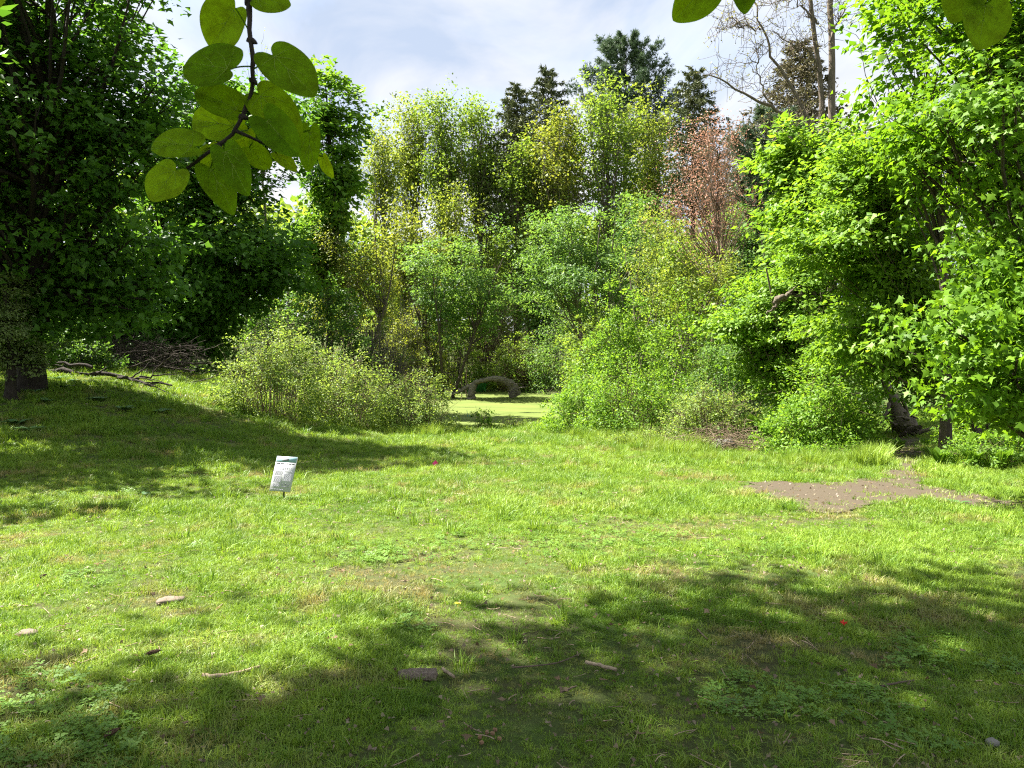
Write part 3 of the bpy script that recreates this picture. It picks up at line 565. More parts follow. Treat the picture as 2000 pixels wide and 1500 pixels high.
# ------------------------------------------------------------------ bare locust with arching limbs
def locust():
    r = rng_(81); Y = 34; b = at(1612, Y); root = link('locust_tree', None, None, b); tag(root, 'bare locust with two pale trunks and long arching leafless limbs', 'tree')
    def pl(pts, K, jit=.05):
        pts = np.array([(X(p[0], Y + (p[2] if len(p) > 2 else 0)), Y + (p[2] if len(p) > 2 else 0), Z(p[1], Y + (p[2] if len(p) > 2 else 0))) for p in pts])
        s = np.concatenate(([0], np.cumsum(np.linalg.norm(np.diff(pts, axis=0), axis=1)))); u = np.linspace(0, s[-1], K)
        q = np.stack([np.interp(u, s, pts[:, j]) for j in range(3)], -1)
        for _ in range(2): q[1:-1] = (q[:-2] + 2 * q[1:-1] + q[2:]) / 4
        return q + r.normal(0, jit, q.shape)
    g = 680 + (CAMZ - b[2]) / Y * 1500
    tr = MB()
    mains = [([(1622, g), (1618, 420), (1620, 290), (1613, 150), (1608, 20), (1612, -140)], .26), ([(1606, g, .6), (1600, 400, .6), (1596, 250, .4), (1588, 120), (1572, 20), (1540, -120)], .20)]
    limbs = [([(1604, 330), (1560, 250), (1500, 214), (1440, 190), (1395, 165), (1362, 150)], .11), ([(1600, 300), (1545, 190), (1500, 130), (1475, 60), (1455, -10)], .10), ([(1590, 150), (1570, 110), (1530, 95), (1500, 75)], .06),
             ([(1588, 60), (1560, 30), (1540, 10), (1500, 20)], .05), ([(1610, 90), (1635, 40), (1655, -30)], .05), ([(1500, 214), (1470, 150), (1465, 100)], .045), ([(1475, 70), (1430, 60), (1395, 75)], .04), ([(1590, 330), (1560, 290), (1500, 262), (1470, 255)], .045)]
    lines = []
    for p, rd in mains: q = pl(p, 18, .05); tubes(tr, q, rd * np.linspace(1, .35, 18), 9)
    for p, rd in limbs: q = pl(p, 18, .06); tubes(tr, q, rd * np.linspace(1, .22, 18), 6); lines.append(q)
    s0 = []; s1 = []
    for q in lines:
        for _ in range(22):
            k_ = r.integers(3, 18); s0.append(q[k_]); d = r.normal(0, 1, 3); d[2] = abs(d[2]) * .6 + .1; s1.append(q[k_] + d / np.linalg.norm(d) * r.uniform(.5, 1.7))
    s0 = np.array(s0); s1 = np.array(s1); sp = curve(s0, s1, 7, r.normal(0, .22, s0.shape), r, .05); tubes(tr, sp, .016 * np.linspace(1, .5, 7)[None] * np.ones((len(s0), 1)), 3)
    n3 = 900; i3 = r.integers(0, len(sp), n3); a0 = sp[i3, r.integers(2, 7, n3)]; a1 = a0 + r.normal(0, .32, (n3, 3)); tubes(tr, curve(a0, a1, 4, r.normal(0, .06, a0.shape), r), .008 * np.ones((n3, 4)), 3)
    cr = MB(); leaf_cloud(cr, r, a1, b, 2, .10, 1, .09, OVAL, .4, .3, 1)
    iv = MB(); th = r.uniform(0, 6.28, 900); zz = r.uniform(-.5, 5.2, 900); q = pl(mains[0][0], 40, 0)
    base = np.stack([np.interp(zz + b[2] + 1.5, q[:, 2], q[:, 0]), np.interp(zz + b[2] + 1.5, q[:, 2], q[:, 1]), zz + b[2] + 1.5], -1); base[:, 0] += .25 * np.cos(th); base[:, 1] += .25 * np.sin(th)
    o_ = np.stack([np.cos(th), np.sin(th), 0 * th], -1); leaves(iv, base, o_ + r.normal(0, .4, o_.shape), np.tile((0, 0, -1.), (900, 1)) + r.normal(0, .4, o_.shape), np.full(900, .13), OVAL, r.uniform(0, 1, 900))
    for mb, nm, mt in ((tr, 'trunk', 'bark_light'), (cr, 'crown', 'locust'), (iv, 'ivy', 'midgreen')):
        o = mb.build(nm, M[mt], root, nm == 'trunk'); o.matrix_parent_inverse = Matrix.Translation(-Vector(b))
        if nm != 'trunk': o['kind'] = 'stuff'
locust()
# ------------------------------------------------------------------ far wood that reads as one mass
def far_wood():
    r = rng_(90); mb = MB(); n = 1400
    a = r.uniform(-1.05, 1.05, n); d = r.uniform(86, 104, n); x = d * np.sin(a); y = d * np.cos(a)
    g = gz(x, y); pxx = 1000 + x / y * 1500
    h = 13 + 4 * fbm(x, y, .05, 4) + 6 * smooth((np.abs(a) - .32) / .25) - 5.5 * smooth(1 - np.abs(pxx - 810) / 220)
    z = g + h * r.uniform(0, 1, n) ** .8; C = np.stack([x, y, z], -1)
    leaf_cloud(mb, r, C, np.array((0., 100, -10)), 40, r.uniform(1.7, 3.0, n), .7, .98, OVAL, .6, .3, .9)
    tk = MB(); m = 150; a = r.uniform(-1.0, 1.0, m); d = r.uniform(82, 98, m); x = d * np.sin(a); y = d * np.cos(a); g = gz(x, y)
    p0 = np.stack([x, y, g - .2], -1); p1 = p0 + np.stack([r.normal(0, .6, m), r.normal(0, .6, m), r.uniform(8, 14, m)], -1)
    tubes(tk, curve(p0, p1, 5, r.normal(0, .3, (m, 3)), r), r.uniform(.12, .25, (m, 1)) * np.linspace(1, .4, 5)[None], 5)
    o = mb.build('far_woodland', M['spring_green']); tag(o, 'distant mass of green woodland beyond the pond', 'woodland', None, 'stuff')
    o = tk.build('far_woodland_trunks', M['bark']); tag(o, 'distant mass of woodland trunks beyond the pond', 'woodland', None, 'stuff')
far_wood()
# ------------------------------------------------------------------ shrubs
S = shrub
S('rose_thicket', 'tallest pale green bramble mound standing against the dark multi-stemmed maple', 'shrub', 405, 650, 640, 23.5, 'rose', .08, 101, n=16000, canes=110, nclump=260, rough=.5, peak=540)
S('rose_thicket', 'middle pale green bramble mound with tan canes showing at its foot', 'shrub', 540, 790, 690, 25.5, 'rose', .08, 102, n=13000, canes=130, nclump=240, rough=.45)
S('rose_thicket', 'low pale green bramble mound ending at the pond opening', 'shrub', 700, 910, 730, 26.8, 'rose', .08, 103, n=12000, canes=120, nclump=220, rough=.4, peak=790)
S('pond_shrub', 'small yellow green bush growing in the pond opening', 'shrub', 915, 975, 795, 29, 'honeysuckle', .07, 104, n=1500, canes=20, nclump=50)
S('pond_shrub', 'tiny bush at the grass edge below the bright bramble bank', 'shrub', 970, 1040, 812, 29, 'rose', .06, 105, n=900, canes=30, nclump=40)
S('bramble_bank', 'bright green bramble bank beside the pond opening', 'shrub', 1055, 1230, 725, 27, 'honeysuckle', .09, 106, n=12000, canes=70, nclump=220, rough=.45, dep=.9)
S('bramble_bank', 'bright green mound of brambles with tan stalks in front of the tall sapling clump', 'shrub', 1120, 1360, 715, 25, 'honeysuckle', .085, 107, n=13000, canes=90, nclump=240, rough=.4)
S('bramble_bank', 'olive bramble mound full of dry tan canes behind the pale rock', 'shrub', 1280, 1500, 760, 22.5, 'rose', .075, 108, n=9000, canes=200, nclump=190, rough=.4, spikes=.5)
S('leafy_bush', 'dense rounded green bush growing next to the dirt path', 'shrub', 1485, 1725, 748, 18.8, 'honeysuckle', .09, 109, n=17000, canes=70, nclump=300, rough=.35, dep=.8)
S('sapling_clump', 'tall bright yellow green sapling clump behind the bramble bank', 'shrub', 1100, 1320, 580, 33, 'honeysuckle', .13, 110, n=16000, canes=60, nclump=220, rough=.6, dep=.5, cane_mat='twig_grey')
S('leafy_bush', 'dark green bush with small leaves above the ferns', 'shrub', 1330, 1560, 640, 27, 'midgreen', .10, 111, n=14000, canes=60, nclump=240, rough=.4, cane_mat='twig_grey')
S('sapling_clump', 'loose yellow green sapling clump behind the dark green bush', 'shrub', 1230, 1450, 560, 36, 'boxelder', .14, 112, n=9000, canes=60, nclump=160, rough=.6, cane_mat='twig_grey')
S('leafy_bush', 'fresh green bush under the low boxelder boughs', 'shrub', 1510, 1715, 640, 22.5, 'boxelder', .11, 113, n=12000, canes=50, nclump=220, rough=.45)
S('leafy_bush', 'green bush hiding the foot of the boxelder next to the stump', 'shrub', 1830, 2040, 660, 21, 'boxelder', .11, 114, n=12000, canes=50, nclump=220, rough=.4)
S('low_groundcover_bush', 'low bright green weeds lining the path below the near maple', 'shrub', 1845, 2080, 842, 15.5, 'honeysuckle', .06, 115, n=9000, canes=40, nclump=220, rough=.5, dep=.55)
S('low_groundcover_bush', 'low weedy fringe along the front of the dense bush by the path', 'shrub', 1480, 1735, 868, 17.4, 'honeysuckle', .055, 116, n=7000, canes=60, nclump=200, rough=.5, dep=.3)
S('low_groundcover_bush', 'low dry weedy fringe along the front of the olive bramble mound', 'shrub', 1150, 1420, 845, 21, 'rose', .055, 117, n=6000, canes=150, nclump=200, rough=.5, dep=.3)
S('leafy_bush', 'dark shaded bush at the foot of the multi-stemmed maple', 'shrub', 300, 420, 705, 29.5, 'undergrowth', .09, 118, n=6000, canes=20, nclump=120)
S('leafy_bush', 'dark green bush between the vine draped tree and the bramble mounds', 'shrub', 575, 740, 560, 34, 'undergrowth', .14, 119, n=12000, canes=40, nclump=240, rough=.4, cane_mat='twig_grey')
S('twiggy_bush', 'grey leafless tangle of twigs behind the middle bramble mound', 'shrub', 640, 840, 640, 36, 'undergrowth', .07, 120, n=4500, canes=260, nclump=160, cane_mat='twig_grey', cane_r=.012)
S('twiggy_bush', 'brown twiggy bush on the far bank behind the arched log', 'shrub', 960, 1060, 690, 58, 'vine', .10, 121, n=2500, canes=200, nclump=80, cane_mat='twig_tan', cane_r=.014)
S('leafy_bush', 'green bush on the far bank behind the two pale stakes', 'shrub', 800, 960, 630, 58.5, 'spring_green', .17, 122, n=8000, canes=120, nclump=150, cane_mat='twig_grey', cane_r=.014)
S('leafy_bush', 'tall vine hung bush at the edge of the wood beyond the pond', 'shrub', 880, 1030, 540, 61, 'spring_green', .2, 123, n=9000, canes=160, nclump=160, cane_mat='twig_tan', cane_r=.02, rough=.5)
S('leafy_bush', 'shaggy green bush on the far bank beside the brown twiggy bush', 'shrub', 1020, 1200, 600, 55, 'midgreen', .16, 124, n=9000, canes=60, nclump=160, cane_mat='twig_grey', cane_r=.014)
S('leafy_bush', 'yellow green bush on the far bank next to the arched trunk roots', 'shrub', 930, 1090, 660, 57.5, 'spring_green', .16, 130, n=9000, canes=120, nclump=160, cane_mat='twig_tan', cane_r=.014)
S('leafy_bush', 'dim bush in the shade of the wood behind the grey twig tangle', 'shrub', 720, 860, 560, 58, 'undergrowth', .18, 125, n=9000, canes=60, nclump=160, cane_mat='twig_grey', cane_r=.014)
S('leafy_bush', 'shaded bush closing the gap behind the tall dark maple', 'shrub', -100, 200, 520, 33, 'undergrowth', .16, 126, n=12000, canes=60, nclump=220, cane_mat='twig_grey')
S('leafy_bush', 'shaded bush closing the gap behind the brush pile', 'shrub', 150, 480, 560, 36, 'undergrowth', .16, 127, n=14000, canes=60, nclump=240, cane_mat='twig_grey')
S('leafy_bush', 'tall green bush behind the low boxelder and the sapling clumps', 'shrub', 1380, 1640, 480, 40, 'undergrowth', .18, 128, n=14000, canes=60, nclump=260, cane_mat='twig_grey')
S('leafy_bush', 'tall green bush deep behind the boxelder thicket', 'shrub', 1640, 2050, 380, 32, 'undergrowth', .18, 129, n=16000, canes=60, nclump=300, cane_mat='twig_grey')
S('sapling_clump', 'airy light green sapling clump at the pond side behind the bramble bank', 'shrub', 1100, 1230, 610, 41, 'spring_green', .15, 131, n=10000, canes=50, nclump=170, rough=.6, dep=.5, cane_mat='twig_grey')
S('leafy_bush', 'pale olive bush on the far bank below the vine draped tree', 'shrub', 720, 880, 600, 50, 'vine', .16, 132, n=9000, canes=120, nclump=160, rough=.5, cane_mat='twig_grey', cane_r=.014)
S('leafy_bush', 'bright bush at the wood edge below the budding tree', 'shrub', 1280, 1470, 520, 44, 'spring_green', .17, 133, n=11000, canes=60, nclump=180, rough=.6, cane_mat='twig_grey')
S('leafy_bush', 'fresh bush at the wood edge below the serviceberry', 'shrub', 1080, 1280, 540, 49, 'spring_green', .18, 134, n=11000, canes=60, nclump=180, rough=.6, cane_mat='twig_grey')
S('leafy_bush', 'dark bush under the tall dark maple next to the brush pile', 'shrub', 60, 240, 640, 25.5, 'undergrowth', .11, 135, n=6000, canes=30, nclump=120, cane_mat='twig_grey')
S('leafy_bush', 'shaded bush behind the multi-stemmed maple beside the bramble mound', 'shrub', 380, 600, 560, 38, 'undergrowth', .14, 136, n=9000, canes=30, nclump=160, cane_mat='twig_grey')
# ------------------------------------------------------------------ grass (one mass), tall fringe, leaf litter
def blade_clump(seed, n, h0, h1, wd, rad, lean):
    r = rng_(seed); V = []; F = []
    for i in range(n):
        a = r.uniform(0, 6.283); q = rad * math.sqrt(r.uniform(0, 1)); b = np.array((q * math.cos(a), q * math.sin(a), -.006))
        h = r.uniform(h0, h1); la = a + r.normal(0, 1.0); ln = h * r.uniform(.1, lean); d = np.array((math.cos(la), math.sin(la), 0)); s = np.array((-d[1], d[0], 0)); s = s * math.cos(.5) + d * math.sin(r.normal(0, .5)); s = s * wd * r.uniform(.6, 1.3)
        k = len(V)
        m1 = b + d * ln * .28 + np.array((0, 0, h * .55)); t = b + d * ln + np.array((0, 0, h * (1 - .25 * (ln / h) ** 2)))
        V += [b - s * .7, b + s * .7, m1 + s * .8, m1 - s * .8, t]; F += [(k, k + 1, k + 2), (k, k + 2, k + 3), (k + 3, k + 2, k + 4)]
    return np.array(V), np.array(F)
def grass_mat(name, c1, c2, dry):
    m, n, l = mat_new(name); o = n.new('ShaderNodeOutputMaterial'); a = n.new('ShaderNodeAttribute'); a.attribute_type = 'INSTANCER'; a.attribute_name = 'tint'
    a2 = n.new('ShaderNodeAttribute'); a2.attribute_type = 'INSTANCER'; a2.attribute_name = 'dry'
    rp = n.new('ShaderNodeMix'); rp.data_type = 'RGBA'; rp.inputs[6].default_value = (*c1, 1); rp.inputs[7].default_value = (*c2, 1); l.new(a.outputs['Fac'], rp.inputs[0])
    r2 = n.new('ShaderNodeMix'); r2.data_type = 'RGBA'; r2.inputs[7].default_value = (*dry, 1); l.new(rp.outputs[2], r2.inputs[6]); l.new(a2.outputs['Fac'], r2.inputs[0])
    p = n.new('ShaderNodeBsdfPrincipled'); p.inputs['Roughness'].default_value = .5; p.inputs['Specular IOR Level'].default_value = .3; l.new(r2.outputs[2], p.inputs['Base Color'])
    mu = n.new('ShaderNodeMix'); mu.data_type = 'RGBA'; mu.blend_type = 'MULTIPLY'; mu.inputs[0].default_value = 1; mu.inputs[7].default_value = (1.3, 1.2, .8, 1); mu.clamp_result = False; l.new(r2.outputs[2], mu.inputs[6])
    t = n.new('ShaderNodeBsdfTranslucent'); l.new(mu.outputs[2], t.inputs[0]); ms = n.new('ShaderNodeMixShader'); ms.inputs[0].default_value = .35
    l.new(p.outputs[0], ms.inputs[1]); l.new(t.outputs[0], ms.inputs[2]); l.new(ms.outputs[0], o.inputs[0]); return m
M['grass'] = grass_mat('grass', (.105, .205, .016), (.260, .385, .045), (.32, .27, .12))
def scatter(name, label, cat, pts, rot, scl, idx, tint, dry, sources):
    me = bpy.data.meshes.new(name); me.vertices.add(len(pts)); me.vertices.foreach_set('co', np.asarray(pts, np.float32).ravel())
    for nm, ty, arr, key in (('rot', 'FLOAT_VECTOR', rot, 'vector'), ('scl', 'FLOAT', scl, 'value'), ('idx', 'INT', idx, 'value'), ('tint', 'FLOAT', tint, 'value'), ('dry', 'FLOAT', dry, 'value')):
        a = me.attributes.new(nm, ty, 'POINT'); a.data.foreach_set(key, np.asarray(arr, np.int32 if ty == 'INT' else np.float32).ravel())
    o = link(name, me); tag(o, label, cat, None, 'stuff')
    ng = bpy.data.node_groups.new(name, 'GeometryNodeTree'); ng.interface.new_socket('Geometry', in_out='INPUT', socket_type='NodeSocketGeometry'); ng.interface.new_socket('Geometry', in_out='OUTPUT', socket_type='NodeSocketGeometry')
    n = ng.nodes; l = ng.links; gi = n.new('NodeGroupInput'); go = n.new('NodeGroupOutput'); ip = n.new('GeometryNodeInstanceOnPoints'); jn = n.new('GeometryNodeJoinGeometry')
    for s in reversed(sources):
        oi = n.new('GeometryNodeObjectInfo'); oi.inputs['Object'].default_value = s; oi.inputs['As Instance'].default_value = True; l.new(oi.outputs['Geometry'], jn.inputs[0])
    def attr(nm, dt):
        q = n.new('GeometryNodeInputNamedAttribute'); q.data_type = dt; q.inputs['Name'].default_value = nm; return q.outputs['Attribute']
    l.new(gi.outputs[0], ip.inputs['Points']); l.new(jn.outputs[0], ip.inputs['Instance']); ip.inputs['Pick Instance'].default_value = True
    l.new(attr('idx', 'INT'), ip.inputs['Instance Index']); er = n.new('FunctionNodeEulerToRotation'); l.new(attr('rot', 'FLOAT_VECTOR'), er.inputs[0]); l.new(er.outputs[0], ip.inputs['Rotation'])
    l.new(attr('scl', 'FLOAT'), ip.inputs['Scale']); l.new(ip.outputs[0], go.inputs[0])
    md = o.modifiers.new('scatter', 'NODES'); md.node_group = ng
    return o
def src(name, V, F, mat): return bpy.data.objects.new(name, new_mesh(name, V, [F], None, False, [mat]))
clumps = [src('grass_clump', *blade_clump(300 + i, 24, .025, .065 + .008 * i, .0034, .06, 1.5), M['grass']) for i in range(5)]
tufts = [src('grass_tuft', *blade_clump(310 + i, 44, .07, .17, .0045, .07, 1.3), M['grass']) for i in range(3)]
flops = [src('floppy_grass_tuft', *blade_clump(330 + i, 20, .05, .12, .0042, .05, 2.2), M['grass']) for i in range(4)]
talls = [src('tall_grass_tuft', *blade_clump(320 + i, 50, .16, .42, .006, .14, .8), M['grass']) for i in range(3)]
def sdpath(x, y):
    d = edge_dist(x, y, path_poly); return np.where(inside(x, y, path_poly), d, -d) + ragged(x, y)
def bare(x, y):
    """where the turf is thin: patches of soil under the near tree and a few worn spots"""
    b = .5 * fbm(x, y, 1.1, 21, 4) + .5 * fbm(x, y, 3.4, 27, 3); near = smooth((8.2 - y) / 2.5) * smooth((x + 3.5) / 4)
    worn = np.exp(-((x + 1.3) ** 2 / 1.6 + (y - 12.0) ** 2 / .5)) + np.exp(-((x + 4.2) ** 2 / 3 + (y - 15.0) ** 2 / 1.5)) * .5
    return b + .045 * near + .16 * worn
def lawn():
    r = rng_(400); P = []; S_ = []; T_ = []; I_ = []; D_ = []
    for (y0, y1, den, sc_) in ((2.2, 5.5, 900, .52), (5.5, 9, 620, .62), (9, 14, 330, .95), (14, 21, 140, 1.4), (21, 33, 70, 1.9)):
        y = None; wmax = .72 * y1 + 1.6; n = int(den * 2 * wmax * (y1 - y0)); x = r.uniform(-wmax, wmax, n); y = r.uniform(y0, y1, n); ok = np.abs(x) < .72 * y + 1.6; x = x[ok]; y = y[ok]
        bb = bare(x, y); keep = (r.uniform(0, 1, len(x)) < np.clip(1.0 - (bb - .50) * 6.0, .42, 1)) & (r.uniform(0, 1, len(x)) < .55 * np.exp(-np.maximum(sdpath(x, y), -.2) / .22)) & (pond_r(x, y) > 1.0)
        x = x[keep]; y = y[keep]; P.append(np.stack([x, y, gz(x, y)], -1))
        v = fbm(x, y, .9, 31); S_.append(sc_ * (.62 + .9 * smooth((v - .3) * 2.6)) * r.uniform(.7, 1.25, len(x)))
        T_.append(np.clip(.42 + 1.3 * (fbm(x, y, .5, 41) - .47) + 1.4 * (fbm(x, y, 5.0, 43, 2) - .38) + r.normal(0, .28, len(x)), 0, 1)); D_.append(np.clip((bb[keep] - .50) * 5.0 + r.normal(0, .14, len(x)), 0, .95)); I_.append(r.integers(0, 5, len(x)))
    P = np.concatenate(P); n = len(P); rot = np.stack([r.normal(0, .14, n), r.normal(0, .14, n), r.uniform(0, 6.283, n)], -1)
    scatter('grass', 'short sunlit lawn grass with worn patches', 'grass', P, rot, np.concatenate(S_), np.concatenate(I_), np.concatenate(T_), np.concatenate(D_), clumps)
    n = 9000; y = 2.4 + 11 * r.uniform(0, 1, n) ** 1.3; x = r.uniform(-1, 1, n) * (.72 * y + 1); ok = (fbm(x, y, 2.0, 61, 3) > .36 + .12 * r.uniform(0, 1, n)) & (sdpath(x, y) < -.03); x = x[ok]; y = y[ok]; n = len(x)
    rot = np.stack([r.normal(0, .25, n), r.normal(0, .25, n), r.uniform(0, 6.283, n)], -1)
    scatter('floppy_grass', 'loose floppy tufts of grass in the near lawn', 'grass', np.stack([x, y, gz(x, y)], -1), rot, r.uniform(.35, .75, n) * (.75 + y / 25), r.integers(0, 4, n), np.clip(.35 + 1.4 * (fbm(x, y, 1.1, 63) - .47) + r.normal(0, .3, n), 0, 1), np.clip(r.normal(0, .12, n), 0, .7), flops)
    # coarser tufts dotted over the lawn
    P = []; n = 2600; y = 3 + 27 * np.sqrt(r.uniform(0, 1, n)); x = r.uniform(-1, 1, n) * (.70 * y + 1); q = fbm(x, y, .45, 51)
    ok = (q > .5) & (sdpath(x, y) < -.05) & (pond_r(x, y) > 1.03); x = x[ok]; y = y[ok]; n = len(x)
    hand = [(1288, 902), (1281, 891), (1360, 986), (1345, 984), (880, 868), (905, 880), (860, 872), (940, 886), (1330, 900), (1410, 905), (255, 838), (320, 838), (240, 830), (1560, 1090), (1700, 1100), (1150, 1110), (1490, 1095), (180, 842), (760, 834), (820, 832), (890, 834), (960, 838), (1010, 846)]
    hx = []; hy = []
    for px, py in hand:
        Yq = 1.6 / max((py - 680) / 1500 - .052, .035); hx.append(X(px, Yq)); hy.append(Yq)
    x = np.concatenate([x, np.repeat(hx, 3) + r.normal(0, .12, 3 * len(hx))]); y = np.concatenate([y, np.repeat(hy, 3) + r.normal(0, .12, 3 * len(hx))]); n = len(x)
    rot = np.stack([r.normal(0, .1, n), r.normal(0, .1, n), r.uniform(0, 6.283, n)], -1)
    scatter('grass_tufts', 'coarse darker tufts of grass standing up out of the lawn', 'grass', np.stack([x, y, gz(x, y)], -1), rot, r.uniform(.55, 1.25, n) * (.75 + y / 30), r.integers(0, 3, n), r.uniform(0, .7, n), np.zeros(n), tufts)
    # tall fringe along thickets, pond edge and path
    X_ = []; Y_ = []
    def strip(pts, m, wd):
        pts = np.array(pts, float); i = r.integers(0, len(pts) - 1, m); t = r.uniform(0, 1, m); q = pts[i] + (pts[i + 1] - pts[i]) * t[:, None] + r.normal(0, wd, (m, 2)); X_.append(q[:, 0]); Y_.append(q[:, 1])
    strip([(3.6, 20.5), (4.7, 17.0), (6.2, 16.2), (7.4, 16.6), (8.0, 17.2)], 620, .55)
    strip([(-9.5, 26.2), (-7, 25.2), (-4, 25.4), (-2.5, 25.8)], 520, .45)
    strip([(9.6, 15.6), (10.6, 17.6), (12, 19.5)], 380, .5); strip([(9.3, 12.5), (11, 13.4), (13, 14)], 260, .5); strip([(2.6, 24.5), (3.6, 20.6)], 260, .4)
    x = np.concatenate(X_); y = np.concatenate(Y_); ok = (sdpath(x, y) < -.1) & (pond_r(x, y) > 1.02); x = x[ok]; y = y[ok]; n = len(x); rot = np.stack([r.normal(0, .1, n), r.normal(0, .1, n), r.uniform(0, 6.283, n)], -1)
    scatter('tall_grass', 'fringe of taller bright grass along the thickets and the path', 'grass', np.stack([x, y, gz(x, y)], -1), rot, r.uniform(.25, 1.0, n) * (.35 + 1.3 * vnoise(x, y, 1.1, 71)), r.integers(0, 3, n), r.uniform(.1, 1, n), np.clip(r.normal(0, .15, n), 0, .6), talls)
    # tiny litter: leaf crumbs and bark chips
    M['litter'] = grass_mat('litter', (.10, .065, .04), (.30, .24, .165), (.2, .15, .1))
    lf = [src('leaf_crumb', *(lambda q: (q[0] * .045 + np.array((0, 0, .004)), q[1]))(LOBED), M['litter']) for _ in range(2)]
    n = 9000; y = 2.6 + 22 * r.uniform(0, 1, n) ** 1.7; x = r.uniform(-1, 1, n) * (.70 * y + 1); ok = pond_r(x, y) > 1.05; x = x[ok]; y = y[ok]; n = len(x)
    px_ = r.uniform(3.0, 10, 2600); py_ = r.uniform(9, 22, 2600); ok = sdpath(px_, py_) > .02; x = np.concatenate([x, px_[ok]]); y = np.concatenate([y, py_[ok]]); n = len(x)
    rot = np.stack([r.normal(0, .6, n), r.normal(0, .6, n), r.uniform(0, 6.283, n)], -1); p = np.stack([x, y, gz(x, y) + .028], -1)
    scatter('leaf_litter', 'scattered crumbs of pale dead leaf and bark on lawn and path', 'litter', p, rot, r.uniform(.25, 1.0, n) * (.5 + y / 22), r.integers(0, 2, n), r.uniform(0, 1, n), np.zeros(n), lf)
lawn()
def clover():
    r = rng_(450); V = []; F = []
    for _ in range(9):
        b0 = np.array((r.normal(0, .03), r.normal(0, .03), r.uniform(.02, .045))); s = r.uniform(.009, .015)
        for k_ in range(3):
            a_ = k_ * 2.094 + r.uniform(0, 1); d = np.array((math.cos(a_), math.sin(a_), r.uniform(-.1, .2))); q = np.array((-d[1], d[0], 0)); i0 = len(V); V += [b0, b0 + d * s * .8 + q * s * .55, b0 + d * s * 1.25, b0 + d * s * .8 - q * s * .55]; F += [(i0, i0 + 1, i0 + 2), (i0, i0 + 2, i0 + 3)]
    M['clover'] = grass_mat('clover', (.080, .175, .020), (.170, .300, .045), (.2, .2, .1)); s_ = [src('clover_patch', np.array(V), np.array(F), M['clover'])]
    n = 9000; y = 2.5 + 12 * r.uniform(0, 1, n) ** 1.2; x = r.uniform(-1, 1, n) * (.7 * y + 1); ok = (fbm(x, y, .8, 81, 3) > .53) & (sdpath(x, y) < -.1); x = x[ok]; y = y[ok]; n = len(x); rot = np.stack([r.normal(0, .15, n), r.normal(0, .15, n), r.uniform(0, 6.283, n)], -1)
    scatter('clover', 'low clover patches mixed into the lawn', 'clover', np.stack([x, y, gz(x, y)], -1), rot, r.uniform(.7, 1.5, n), np.zeros(n), r.uniform(0, 1, n), np.zeros(n), s_)
    mb = MB(); n = 700; y = 2.6 + 9 * r.uniform(0, 1, n) ** 1.3; x = r.uniform(-1, 1, n) * (.7 * y + 1); a_ = r.uniform(0, 6.283, n); ln = r.uniform(.03, .16, n); p0 = np.stack([x, y, gz(x, y) + .02], -1); p1 = p0 + np.stack([ln * np.cos(a_), ln * np.sin(a_), r.normal(0, .01, n)], -1); p1[:, 2] = gz(p1[:, 0], p1[:, 1]) + r.uniform(.015, .035, n)
    tubes(mb, curve(p0, p1, 4, r.normal(0, .008, (n, 3)), r), r.uniform(.0012, .0035, (n, 1)) * np.ones((1, 4)), 4); o = mb.build('twig_litter', M['stick']); tag(o, 'tiny broken twigs strewn through the near lawn', 'litter', None, 'stuff')
clover()
# ------------------------------------------------------------------ katsura tree the photographer stands under
def mottle(m):
    n = m.node_tree.nodes; l = m.node_tree.links; tcn = n.new('ShaderNodeTexCoord'); nz = n.new('ShaderNodeTexNoise'); nz.inputs['Scale'].default_value = 55; nz.inputs['Detail'].default_value = 8; nz.inputs['Roughness'].default_value = .7; l.new(tcn.outputs['Object'], nz.inputs['Vector'])
    rp = n.new('ShaderNodeValToRGB'); e = rp.color_ramp.elements; e[0].position = .30; e[0].color = (.62, .52, .5, 1); e[1].position = .62; e[1].color = (1.12, 1.1, 1.0, 1); l.new(nz.outputs[0], rp.inputs[0])
    for q in [x for x in n if x.bl_idname in ('ShaderNodeBsdfPrincipled', 'ShaderNodeBsdfTranslucent')]:
        lk = q.inputs[0].links[0]; s_ = lk.from_socket; mu = n.new('ShaderNodeMix'); mu.data_type = 'RGBA'; mu.blend_type = 'MULTIPLY'; mu.inputs[0].default_value = 1; l.new(s_, mu.inputs[6]); l.new(rp.outputs[0], mu.inputs[7]); l.new(mu.outputs[2], q.inputs[0])
mottle(M['katsura'])
